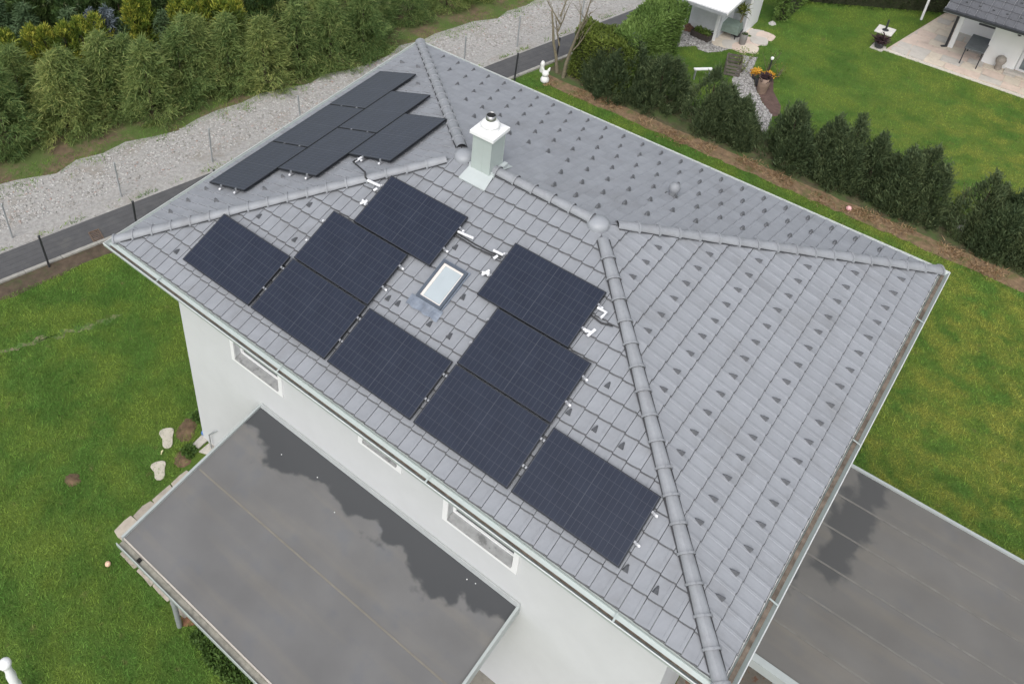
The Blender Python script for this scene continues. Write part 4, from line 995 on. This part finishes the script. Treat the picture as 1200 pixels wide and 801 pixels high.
weed(262,772,.4,.18,600,'leafy weed clump under the canopy gutter beyond the post',2)
weed(286,796,.35,.15,400,'leafy weed clump farthest along the canopy gutter',3)
weed(232,490,.16,.12,140,'small weed clump at the white house corner',4)
weed(222,530,.2,.10,160,'small weed clump beside the pale edging slabs',5)

# ---------------------------------------------------------------- grass and gravel as stuff
def cover(poly, n, g):
    p = np.array(poly); lo, hi = p.min(0), p.max(0); P = g.uniform(lo, hi, (n,2)); return P[inside(P, poly)]
holes = [[(OA-.05,OA-.05),(L-OA,OA-.05),(L-OA,W-OA),(OA,W-OA)], [(1.45,-2.1),(11.36,-2.1),(11.36,.7),(1.45,.7)], [(11.4,-9),(60,-9),(60,7.0),(11.4,7.0)], [(0.95,-2.3),(1.5,-2.3),(1.5,.5),(.7,.5),(.95,-.1)], mulch]
dens = 900
def in_view(P, pad=25):
    q = np.column_stack([P, np.zeros(len(P))])-CAM; z = q@fw; u = PX+FOC*(q@rt)/z; v = PY-FOC*(q@up)/z
    return (z > 1) & (u > -pad-120) & (u < 1200+pad+120) & (v > -pad-60) & (v < 801+pad+120)
def grass(name, polys, seed, dens, z=.002, hmin=.02, hmax=.075, holes_=()):
    g = np.random.default_rng(seed); out = []
    for poly in polys:
        p = np.array(poly); a = np.prod(p.max(0)-p.min(0)); out.append(cover(poly, int(a*dens), g))
    P = np.concatenate(out); P = P[in_view(P)]
    for h_ in holes_: P = P[~inside(P, h_)]
    P = np.column_stack([P, np.full(len(P), z)])
    V, F, v = blades(g, P, hmin, hmax, .008, .7)
    return tag(obj(name, fast_mesh(name, V, F, m_blade, v)), kind='stuff')
grass('grass', [[(GX(-6.75,-8),-8),(GX(-6.75,17.5),17.5),(0.5,17.5),(0.5,-8)]], 1, 1300, holes_=holes)
grass('grass', [[(.5,-8),(5,-8),(5,.7),(.5,.7)]], 2, 1500, holes_=holes)
grass('grass', [[(-2,9),(17,9),(17,18.4),(-2,18.4)],[(11.4,6.9),(17,6.9),(17,9),(11.4,9)]], 3, 1100, holes_=holes)
grass('grass', [[(GX(-12.2,-2,.3),-2),(GX(-12.2,26,.3),26),(GX(-11.3,26,.3),26),(GX(-11.3,-2,.3),-2)]], 4, 420)
g = np.random.default_rng(77); yy_ = g.uniform(-3,26,5200); xx_ = np.where(g.uniform(0,1,5200) < .6, GX(-11.25,yy_,.3)+g.normal(0,.22,5200), GX(-8.6,yy_)-np.abs(g.normal(0,.10,5200)))
keep = (np.sin(yy_*2.7)+np.sin(yy_*6.1+1)+g.normal(0,.5,5200)) > .3
Pe = np.column_stack([xx_, yy_, np.full(5200,.004)])[keep]; V, F, v = blades(g, Pe, .03, .12, .012, .8)
tag(obj('edge_grass', fast_mesh('edge_grass', V, F, m_blade, v)), kind='stuff')
# gravel stones
def stones(name, poly, n, seed, smin, smax, m, z=.004):
    g = np.random.default_rng(seed); P = cover(poly, n, g); P = P[in_view(P)]; k = len(P)
    base_ = np.array([(1,0,0),(0,1,0),(-1,0,0),(0,-1,0),(0,0,.8),(.6,.6,.45),(-.6,.6,.4),(-.6,-.6,.45),(.6,-.6,.4)],float)
    fc_ = np.array([(0,5,8),(0,1,5),(1,6,5),(1,2,6),(2,7,6),(2,3,7),(3,8,7),(3,0,8),(5,6,4),(6,7,4),(7,8,4),(8,5,4)])
    s_ = g.uniform(smin, smax, (k,1,1))*g.uniform(.7,1.3,(k,1,3)); a = g.uniform(0, 2*np.pi, k); c, s2 = np.cos(a), np.sin(a)
    B = base_[None]*s_*(1+g.uniform(-.2,.2,(k,9,1))); X = B[:,:,0]*c[:,None]-B[:,:,1]*s2[:,None]; Y = B[:,:,0]*s2[:,None]+B[:,:,1]*c[:,None]
    V = np.stack([X+P[:,None,0], Y+P[:,None,1], B[:,:,2]*.7+z], 2).reshape(-1,3)
    F = (fc_[None]+(np.arange(k)*9)[:,None,None]).reshape(-1,3)
    return tag(obj(name, fast_mesh(name, V, F, m, np.repeat(g.uniform(0,1,k), 12))), kind='stuff')
def stonemat(name, pts):
    m = bpy.data.materials.new(name); m.use_nodes = True; N, Lk = nodes(m); at = N.new('ShaderNodeAttribute'); at.attribute_name = 'var'; r = ramp(N, pts)
    Lk.new(at.outputs['Fac'], r.inputs['Fac']); Lk.new(r.outputs[0], N['Principled BSDF'].inputs['Base Color']); N['Principled BSDF'].inputs['Roughness'].default_value = .9; return m
m_st = stonemat('pale_gravel_stones', [(0,(.22,.21,.19)),(.4,(.36,.35,.335)),(.9,(.50,.49,.475)),(.97,(.34,.27,.24)),(1,(.33,.24,.21))])
stones('gravel', [(GX(-11.35,-4,.3),-4),(GX(-11.35,30,.3),30),(GX(-9.4,30,.29),30),(GX(-9.4,-4,.29),-4)], 60000, 21, .014, .045, m_st)
stones('gravel', [(GX(-9.5,-4,.29),-4),(GX(-9.5,30,.29),30),(GX(-8.55,30),30),(GX(-8.55,-4),-4)], 18000, 22, .010, .026, m_st)

# ---------------------------------------------------------------- fences
def fence(name, pts, h_, m, r, label, wires, seed):
    p0 = pts[0]; o = empty(name, (p0[0],p0[1],0), label, 'fence'); rg = random.Random(seed)
    tops = []
    for x, y in pts:
        tx, ty = rg.uniform(-.04,.04), rg.uniform(-.03,.03)
        p = MB().tube([(x-p0[0],y-p0[1],0),(x-p0[0]+tx,y-p0[1]+ty,h_)], r, 8).build('post', m, o); tops.append((x-p0[0]+tx, y-p0[1]+ty))
        MB().lathe([(r*1.25,0),(r*1.25,.02),(r*.5,.035)], 8, (x-p0[0]+tx, y-p0[1]+ty, h_)).build('post_cap', m, p)
    for k in range(wires):
        z = .08+(h_-.12)*k/max(1,wires-1); MB().tube([(a,b,z) for a,b in tops], .0028, 4).build('wire', m, o)
fence('wire_fence', [(GX(-9.0,y,.29),y) for y in (-1.5,1.55,4.7,7.6,10.7,13.9,17.2,19.6,22.7,25.8,29)], 1.3, m_galv, .026, 'grey galvanised post fence standing in the gravel strip', 5, 1)
fence('wire_fence', [(GX(-7.2,y,.29),y) for y in (-.9,1.56,4.05,6.5,9.0,11.5,14.1,17.6,19.45)], 1.15, m_dark_metal, .032, 'black post and wire fence between the lawn and the asphalt path', 7, 2)
# drain grate beside the path
x, y = gp(113,277); dg = empty('drain_grate', (x,y,.012), 'rusty slotted drain grate beside the asphalt path and roof corner', 'grate', None, -.3)
m_rust = mat('rust', (.14,.10,.075), .8, .3, 15)
f = MB(); f.box((-.25,-.16,0),(.25,-.13,.03)); f.box((-.25,.13,0),(.25,.16,.03)); f.box((-.25,-.13,0),(-.22,.13,.03)); f.box((.22,-.13,0),(.25,.13,.03)); f.build('frame', m_rust, dg)
for i in range(6): MB().box((-.19+i*.07,-.13,0),(-.165+i*.07,.13,.025)).build('bar', m_rust, dg)

# ---------------------------------------------------------------- garden figure
x, y = gp(638,96); gf = empty('garden_figure', (x,y,0), 'white rabbit-like garden figure with round base beside the fence corner', 'garden figure', None, .5)
m_fig = mat('white_ceramic', (.80,.80,.77), .4, .04, 5)
MB().lathe([(.10,0),(.15,.04),(.16,.12),(.12,.2),(.08,.25),(.05,.26)], 16).build('body', m_fig, gf)
MB().lathe([(.04,.23),(.10,.27),(.125,.34),(.11,.41),(.06,.455),(.01,.465)], 16).build('head', m_fig, gf)
for s_ in (-1,1): MB().tube([(s_*.06,0,.42),(s_*.10,.01,.50),(s_*.13,.02,.60)], [.035,.05,.02], 10).build('ear', m_fig, gf)
x, y = gp(635,84); b = MB().lathe([(.08,0),(.10,.05),(.07,.25),(.09,.33),(.06,.42),(.02,.46)], 12).build('garden_figure', m_fig); b.location = (x,y,0); tag(b, 'slim white figure behind the rabbit-like garden figure', 'garden figure')
x, y = gp(994,246); b = MB().lathe([(.03,0),(.07,.03),(.08,.08),(.05,.13),(.01,.15)], 12).build('ball', mat('pink_ball', (.75,.42,.42), .5, .1)); b.location = (x,y,0); tag(b, 'small pink ball at the edge of the dry mulch strip', 'ball')

# ---------------------------------------------------------------- neighbouring garden
m_flag = mat('flagstone', (.56,.47,.40), .85, .14, 1.6, bump=.2, bscale=25, dirt=(.42,.40,.37), dscale=1.1, damt=.8)
pat = [gp(1038,58),(13.5,28.15),(22,28.1),(22,36),(8.7,36),gp(1113,12)]
sheet('patio', pat, .012, m_flag); patio = bpy.data.objects['patio']
# individual flagstones on the patio
rg = random.Random(3); y = 28.42; nfl = 0
fm = [mat('flag_pink', (.60,.49,.42), .85, .1, 4), mat('flag_buff', (.60,.53,.44), .85, .1, 4), mat('flag_grey', (.50,.47,.43), .85, .1, 4)]
while y < 33.2:
    hgt_ = rg.uniform(.38,.55); x = 7.22+(y-28.4)*.21+.12
    while x < 13.6:
        wd = rg.uniform(.4,.75); j = lambda: rg.uniform(-.035,.035)
        if not (x > 9.9 and y > 29.7):
            MB().prism([(x+.012+j(),y+.012+j()),(x+wd-.012+j(),y+.012+j()),(x+wd-.012+j(),y+hgt_-.012+j()),(x+.012+j(),y+hgt_-.012+j())], .012, .03).build('flagstone', fm[rg.randint(0,2)], patio); nfl += 1
        x += wd
    y += hgt_
ed = MB().prism([(7.1,28.25),(22,28.05),(22,28.2),(7.18,28.38)], 0, .035).build('edging', mat('edging_pale', (.60,.56,.50), .8, .1), patio)
nb_lawn = [(-1,20.6),(40,20.6),(40,28.2),pat[0],pat[5],(8,35),(-1,35)]
sheet('lawn', nb_lawn, .004, m_grass)
g_poly = [(3.3,24.5),(3.82,24.72),(3.96,23.94),(4.45,22.92),(5.06,22.07),(5.66,21.54),(5.9,20.4),(5.3,20.4),(4.85,21.3),(4.2,21.65),(3.72,22.72),(3.6,23.4)]
soil_poly = [(4.0,23.9),(4.75,23.9),(5.1,23.0),(5.65,22.3),(5.85,21.75),(5.70,21.5),(5.1,22.05),(4.47,22.9)]
m_ggrey = mat('grey_gravel', (.30,.295,.285), .95, .3, 8, bump=.8, bscale=40)
sheet('gravel_path', g_poly, .010, m_ggrey); sheet('flower_bed', soil_poly, .008, mat('bed_soil', (.11,.07,.058), .95, .3, 6, bump=.7, bscale=25))
hut_gr = [gp(*p) for p in ((758,57),(800,36),(838,46),(862,56),(842,61),(829,62),(818,58),(816,54))]
sheet('gravel_yard', hut_gr, .008, mat('yard_gravel', (.34,.325,.315), .95, .3, 7, bump=.8, bscale=40))
m_st2 = stonemat('grey_gravel_stones', [(0,(.17,.165,.16)),(.5,(.34,.33,.32)),(1,(.52,.51,.5))])
stones('gravel', g_poly, 5500, 31, .02, .045, m_st2, .011); stones('gravel', hut_gr, 2200, 32, .02, .05, m_st2, .009)
grass('grass', [nb_lawn], 5, 420, .005, .03, .07, holes_=[g_poly, soil_poly, hut_gr, [gp(*p) for p in ((866,29),(904,42),(878,62),(858,57),(838,47))]])
yd = None
for i, (u, v) in enumerate(((860,36),(874,36),(888,40),(897,43),(852,44),(866,46),(880,50),(845,51),(856,53),(868,57),(878,58),(889,49))):
    x, y = gp(u, v); b = MB().prism(blob(x,y,.33,.30,.2*(i%3),12,50+i,.06), .0, .02+.004*i)
    if yd is None: yd = b.build('yard_paving', fm[1]); tag(yd, kind='structure')
    else: b.build('slab', fm[i % 3], yd)
# garden shed
m_shedw = mat('shed_white', (.66,.68,.70), .6, .08, 4); m_sroof = mat('shed_roof_white', (.82,.82,.82), .5, .03)
h0 = gp(799,37); hx, hy = h0
sh = empty('garden_shed', (hx,hy,0), 'white garden shed with flat white roof and open porch', 'shed')
MB().box((.05,.35,0),(1.25,2.6,2.1)).build('wall', m_shedw, sh)
MB().box((1.25,1.4,0),(1.9,2.6,2.1)).build('wall', m_white, sh)
for px_, py_ in ((0,0),(1.22,.1)): MB().box((px_-.045,py_-.045,0),(px_+.045,py_+.045,2.12)).build('post', m_white, sh)
rf = MB().add([(-.35,-1.62,2.25),(2.02,-1.55,2.25),(2.05,2.9,2.32),(-.35,2.9,2.32),(-.35,-1.62,2.14),(2.02,-1.55,2.14),(2.05,2.9,2.2),(-.35,2.9,2.2)], [(0,1,2,3),(7,6,5,4),(0,4,5,1),(1,5,6,2),(2,6,7,3),(3,7,4,0)]).build('roof', m_sroof, sh)
MB().box((-.355,-1.66,2.12),(2.02,-1.625,2.235)).build('fascia', m_galv, rf)
wd_ = MB().box((.42,.33,1.0),(1.05,.345,1.55)).build('window', m_white, sh); 
for i in range(3): MB().box((.45+i*.2,.32,1.03),(.62+i*.2,.329,1.52)).build('pane', m_glass, wd_)
MB().box((1.32,1.39,.1),(1.82,1.398,1.95)).build('door', mat('door_grey', (.45,.47,.48), .5), sh)
# planter bed by the shed
x, y = gp(822,44); pl = empty('planter', (x,y,0), 'dark wooden raised planter with green herbs by the shed', 'planter', None, -.15)
m_dwood = mat('dark_wood', (.055,.045,.04), .8, .3, 8)
for a, b in (((-.38,-.2,0),(.38,-.17,.25)),((-.38,.17,0),(.38,.2,.25)),((-.38,-.17,0),(-.35,.17,.25)),((.35,-.17,0),(.38,.17,.25))): MB().box(a,b).build('board', m_dwood, pl)
MB().box((-.35,-.17,.02),(.35,.17,.2)).build('soil', m_soil, pl)
g = np.random.default_rng(9); n = 350; Pp = np.column_stack([g.uniform(-.3,.33,n), g.uniform(-.14,.14,n), g.uniform(.2,.36,n)]); D = unit(g.normal(0,1,(n,3))+[0,0,.8]); V,F,v = sprays(g,Pp,D,D,g.uniform(.06,.12,n),g.uniform(.03,.05,n)); obj('herbs', fast_mesh('herbs',V,F,m_hedge,v), pl)
x, y = gp(807,33); b = heap('leaf_heap', 807,34,.28,.3,.25,mat('reddish_twigs', (.16,.085,.06), .95, .5, 12, bump=.8),'heap of reddish brown twigs beside the shed post','heap',7)
# covered table, potted palm and pot on the shed terrace
x, y = gp(853,42); tb = empty('covered_table', (x,y,0), 'low table under a dull green cover on the shed terrace', 'table', None, .1)
MB().add([(-.35,-.25,.62),(.35,-.25,.6),(.36,.25,.62),(-.34,.26,.64),(-.4,-.3,.3),(.4,-.31,.28),(.41,.3,.3),(-.4,.3,.32)], [(0,1,2,3),(0,4,5,1),(1,5,6,2),(2,6,7,3),(3,7,4,0)]).build('cover', mat('green_cover', (.17,.22,.19), .6, .2, 5), tb, .03)
for sx in (-.3,.3):
    for sy in (-.2,.2): MB().tube([(sx,sy,0),(sx,sy,.6)], .02, 6).build('leg', m_dark_metal, tb)
def pot_plant(u, v, r, h_, m_pot, leaf, nl, ll, label, seed, trunk=0):
    x, y = gp(u, v); o = empty('potted_plant', (x,y,0), label, 'potted plant')
    p = MB().lathe([(r*.75,0),(r*.95,h_*.5),(r,h_),(r*.88,h_),(r*.85,h_*.85)], 16).build('pot', m_pot, o)
    g = np.random.default_rng(seed); z = h_*.85+trunk
    if trunk: MB().tube([(0,0,h_*.8),(.03,.02,z)], .04, 8).build('stem', m_bark, o)
    Pp = np.column_stack([g.normal(0,r*.45,nl), g.normal(0,r*.45,nl), z+g.uniform(0,ll*.6,nl)]); D = unit(g.normal(0,1,(nl,3))*[1,1,.5]+[0,0,.7])
    V,F,vv = sprays(g,Pp,D,unit(D+[0,0,-.5]),g.uniform(ll*.6,ll,nl),g.uniform(.03,.05,nl)*(1 if not trunk else 1.2),.2); obj('foliage', fast_mesh('pot_foliage',V,F,leaf,vv), o); return o
m_potd = mat('dark_pot', (.05,.05,.055), .5, .2); m_potg = mat('grey_pot', (.20,.19,.18), .7, .2); m_pott = mat('terracotta_grey', (.24,.17,.13), .7, .25, 6)
m_palm = leafmat('palm_leaves', [(0,(.09,.12,.02)),(1,(.26,.27,.06))], rnd=0); m_purple = leafmat('purple_leaves', [(0,(.03,.02,.022)),(1,(.10,.055,.06))], rnd=0)
m_yel = leafmat('yellow_flowers', [(0,(.45,.22,.02)),(.5,(.70,.40,.05)),(1,(.85,.60,.18))], rnd=0, hue=0); m_pale = leafmat('pale_leaves', [(0,(.13,.18,.05)),(1,(.35,.4,.16))], rnd=0)
pot_plant(863,43,.17,.32,m_potd,m_palm,60,.45,'palm-like plant with yellowish fronds in a dark pot on the shed terrace',1,.7)
pot_plant(869,53,.14,.5,m_potg,m_dark,30,.12,'tall grey pot on the slabs at the edge of the shed terrace',2)
pot_plant(1029,56,.17,.26,m_potd,m_purple,220,.32,'dark purple shrub in a black pot on the open lawn',3)
MB().prism([(-.24,-.22),(.2,-.25),(.24,.2),(-.22,.22)],0,.03).build('slab', fm[2], bpy.data.objects['potted_plant.002'])
pot_plant(892,108,.20,.62,m_pott,m_purple,160,.2,'tall brown ceramic pot in front of the yellow flowers',4)
pot_plant(889,100,.17,.34,m_potd,m_yew,60,.14,'round dark green pot beside the tall brown pot',5)
for i, (u, v, lb) in enumerate(((885,92,'orange-yellow chrysanthemum bush nearer the gravel path'),(899,95,'orange-yellow chrysanthemum bush nearer the open lawn'))):
    pot_plant(u, v, .17, .26, m_potd, m_yel, 420, .13, lb, 10+i)
x, y = gp(898,92); ln_ = empty('garden_lantern', (x,y,0), 'slim lantern with a white cap behind the yellow flowers', 'lantern')
MB().tube([(0,0,0),(0,0,.8)], .025, 8).build('pole', m_dark_metal, ln_); MB().lathe([(.045,.8),(.055,.83),(.055,.88),(.03,.9),(.01,.91)], 12).build('lamp_head', m_white, ln_)
def twigs(u, v, h_, label, leaf, seed, n=90):
    x, y = gp(u, v); o = empty('garden_shrub', (x,y,0), label, 'shrub'); g = random.Random(seed); mb = MB(); tips = []
    for i in range(9):
        d_ = Vector((g.uniform(-.35,.35),g.uniform(-.35,.35),1)).normalized(); p = [Vector((0,0,0))]
        for k in range(4): d_ = (d_+Vector((g.uniform(-.15,.15),g.uniform(-.15,.15),.05))).normalized(); p.append(p[-1]+d_*h_/4); tips.append(p[-1])
        mb.tube(p, [.012,.009,.007,.005,.003], 5)
    mb.build('stems', m_bark, o); q = np.random.default_rng(seed); ii = q.integers(0,len(tips),n); Pp = np.array([tuple(tips[i]) for i in ii])+q.normal(0,.05,(n,3)); D = unit(q.normal(0,1,(n,3)))
    V,F,vv = sprays(q,Pp,D,D,q.uniform(.05,.1,n),q.uniform(.03,.05,n)); obj('foliage', fast_mesh('shrub_foliage',V,F,leaf,vv), o)
twigs(868,86,.95,'thin pale-leaved shrub beside the wooden crate and gravel path',m_pale,1,140)
twigs(899,85,.9,'nearly bare reddish shrub behind the yellow flowers',m_laurel,2,50)
twigs(910,92,.55,'sparse yellowish shrub on the lawn beside the flowers',m_palm,3,40)
twigs(1128,238,.7,'pale wispy shrub on the lawn between two yews',m_pale,4,60)
# wooden crate frame and white board
x, y = gp(857,84); cr = empty('wooden_crate', (x,y,0), 'weathered dark wooden slatted crate by the gravel path', 'crate', None, .35)
m_wwood = mat('weathered_wood', (.13,.115,.10), .85, .3, 9)
for sx in (-.24,.22):
    for sy in (-.33,.31): MB().box((sx,sy,0),(sx+.04,sy+.04,.55)).build('corner_post', m_wwood, cr)
for k in range(4):
    z = .04+k*.13
    MB().box((-.24,-.35,z),(.26,-.332,z+.09)).build('slat', m_wwood, cr); MB().box((-.24,.352,z),(.26,.37,z+.09)).build('slat', m_wwood, cr)
    MB().box((-.262,-.33,z),(-.242,.35,z+.09)).build('slat', m_wwood, cr); MB().box((.262,-.33,z),(.28,.35,z+.09)).build('slat', m_wwood, cr)
x, y = gp(821,93); bd = empty('garden_bench', (x,y,0), 'white plank on two thin legs standing on the lawn behind the yews', 'bench', None, .75)
MB().box((-.32,-.06,.42),(.32,.06,.46)).build('seat', m_white, bd)
for s_ in (-.27,.25): MB().box((s_,-.05,0),(s_+.03,.05,.419)).build('leg', m_galv, bd)
# parasol base
x, y = gp(1037,37); pb = empty('parasol_base', (x,y,0), 'parasol stand with four white slabs on the open lawn', 'parasol stand')
for sx, sy in ((-.31,-.31),(.01,-.31),(-.31,.01),(.01,.01)): MB().box((sx,sy,.02),(sx+.3,sy+.3,.06)).build('slab', mat('slab_white', (.68,.66,.62), .8, .06), pb)
MB().tube([(0,0,.03),(0,0,.5)], .035, 10).build('tube', m_dark_metal, pb); MB().lathe([(.12,.061),(.12,.075),(.05,.09)], 12).build('hub', m_dark_metal, pb)
x, y = gp(1079,24); b = MB().tube([(0,0,0),(0,0,2.2)], .045, 12).build('patio_post', m_white); b.location = (x,y,.03); tag(b, 'tall white pole standing at the patio edge', 'pole')
# pale rocks by the hedge end
for i, (u, v, s_) in enumerate(((1138,262,.16),(1128,268,.13),(1176,236,.12),(1145,255,.1),(716,0,.1),(905,28,.14))):
    if i in (4,): continue
    x, y = gp(u, v); heap('rock', u, v, s_*1.2, s_, s_*.8, mat('pale_rock', (.42,.41,.39), .9, .2, 9), 'pale rock on the lawn between the yews' if i != 5 else 'pale rock at the end of the narrow hedge', 'rock', 20+i, 'rocks between the yews' if i != 5 else None)

# ---------------------------------------------------------------- neighbouring house
nhx, nhy = 10.1, 29.75
nh_ = empty('neighbour_house', (nhx,nhy,0), 'white single-storey neighbouring house with dark tiled roof and patio', 'house')
def nb(mb, name, m, parent=None): 
    mb.v = [(x-nhx,y-nhy,z) for x,y,z in mb.v]; return mb.build(name, m, parent or nh_)
wl = MB(); wl.box((10.1,29.75,0),(11.15,36,2.45)); wl.box((11.15,29.752,2.1),(14.5,36,2.45)); wl.box((13.6,29.75,0),(14.5,36,2.1)); wl.box((11.15,30.0,0),(13.6,36,2.1))
nb(wl, 'wall', m_white)
nb(MB().box((8.95,31.45,0),(10.1,36,2.45)), 'wall', m_white)
nb(MB().box((9.72,31.40,.08),(10.08,31.449,.5)), 'wall_vent', m_white)
wv_ = nb(MB().box((9.36,31.40,.5),(10.08,31.449,1.95)), 'window', m_white); nb(MB().box((9.44,31.385,.58),(10.0,31.399,1.88)), 'pane', mat('dark_blind', (.06,.062,.068), .4), wv_)
for z in (.9,1.2,1.5): nb(MB().box((9.45,31.38,z),(9.99,31.384,z+.015)), 'blind_slat', m_dark_metal, wv_)
dw = nb(MB().box((11.18,29.94,.02),(13.55,29.999,2.08)), 'sliding_door', m_white)
for a in (11.28,12.45): nb(MB().box((a,29.925,.12),(a+1.05,29.939,2.0)), 'pane', mat('door_glass', (.16,.19,.20), .06, .2, 1.5, spec=.8), dw)
nb(MB().box((10.9,29.55,0),(13.8,29.748,.10)), 'doorstep', fm[2])
nb(MB().box((8.9,30.02,0),(9.06,30.18,2.4)), 'column', m_white)
nb(MB().tube([(8.84,30.0,.0),(8.84,30.0,.06),(8.84,30.0,2.3),(8.6,29.6,2.42)], .045, 10), 'downpipe', m_dark_metal)
nb(MB().tube([(8.84,30.0,.05),(8.70,29.9,.03)], .05, 10), 'downpipe_shoe', m_dark_metal)
# roof: eave along x at y=28.0, sloping up to +y
EY, EZ, EX = 28.02, 2.52, 8.55
zr = lambda y: EZ+(y-EY)*.36
rfm = MB().add([(EX,EY,EZ-.09),(16,EY,EZ-.09),(16,35,zr(35)-.09),(EX,35,zr(35)-.09),(EX,EY,EZ-.2),(16,EY,EZ-.2),(16,35,zr(35)-.2),(EX,35,zr(35)-.2)], [(0,1,2,3),(7,6,5,4),(0,4,5,1),(1,5,6,2),(2,6,7,3),(3,7,4,0)])
nro = nb(rfm, 'roof', m_white)
nb(MB().box((EX-.02,EY-.03,EZ-.24),(16,EY-.001,EZ-.07)), 'fascia', m_white, nro)
nb(MB().box((EX-.02,EY-.17,EZ-.16),(16,EY-.032,EZ-.07)), 'gutter', m_dark_metal, nro)
m_ntile = mat('dark_tile', (.105,.108,.118), .5, .12, 5, rnd=.12)
tmesh = MB().add([(0,-.02,.03),(.295,-.02,.03),(.295,.36,.006),(0,.36,.006),(0,-.02,.0),(.295,-.02,.0),(.05,-.021,.045),(.09,-.021,.045),(.05,.36,.02),(.09,.36,.02),(.03,-.021,.03),(.11,-.021,.03),(.03,.36,.006),(.11,.36,.006)],
    [(0,1,2,3),(4,5,1,0),(6,7,9,8),(10,6,8,12),(7,11,13,9),(10,11,7,6)]).mesh('tile', m_ntile)
sa = math.atan(.36); nrows = 9; nt_ = 0
for r in range(nrows):
    for j in range(20):
        x = EX+.01+j*.3; d_ = -.03+r*.345; y = EY+d_*math.cos(sa); z = EZ-.075+d_*math.sin(sa)
        o = bpy.data.objects.new('tile', tmesh); link(o, nro); o.location = (x-nhx, y-nhy, z); o.rotation_euler.x = sa
gsm = MB().box((-.035,-.01,0),(.035,.01,.06)).mesh('snow_guard', m_guard)
for r in (1,3,5):
    for j in range(14):
        d_ = .1+r*.345; o = bpy.data.objects.new('snow_guard', gsm); link(o, nro); o.location = (EX+.3+j*.42+.2*(r%4==1)-nhx, EY+d_*math.cos(sa)-nhy, EZ-.045+d_*math.sin(sa)); o.rotation_euler.x = sa
# garden table and round vase on the patio
t0 = gp(1147,51,.72); tb = empty('patio_table', (t0[0],t0[1],.03), 'grey rectangular patio table in the neighbouring house corner', 'table')
MB().box((-.32,-.62,.66),(.32,.58,.70)).build('tabletop', mat('slate_top', (.11,.12,.13), .5, .2, 5), tb, .005)
for sx in (-.29,.26):
    for sy in (-.58,.52): MB().box((sx,sy,0),(sx+.035,sy+.035,.659)).build('leg', m_dark_metal, tb)
x, y = gp(1169,80); b = MB().lathe([(.09,0),(.12,.08),(.10,.2),(.15,.3),(.17,.4),(.14,.5),(.06,.56),(.01,.57)], 16).build('stone_vase', mat('vase_stone', (.30,.27,.24), .7, .25, 7)); b.location = (x,y-.15,.03); tag(b, 'round brown stone vase by the neighbouring house wall', 'vase')
b = MB().lathe([(.06,0),(.065,.02),(.04,.05),(.005,.06)], 12).build('wall_lamp', m_dark_metal); b.location = (10.85,29.749,1.45); b.rotation_euler.x = R_(90); tag(b, 'small dark round lamp on the neighbouring house wall', 'lamp')
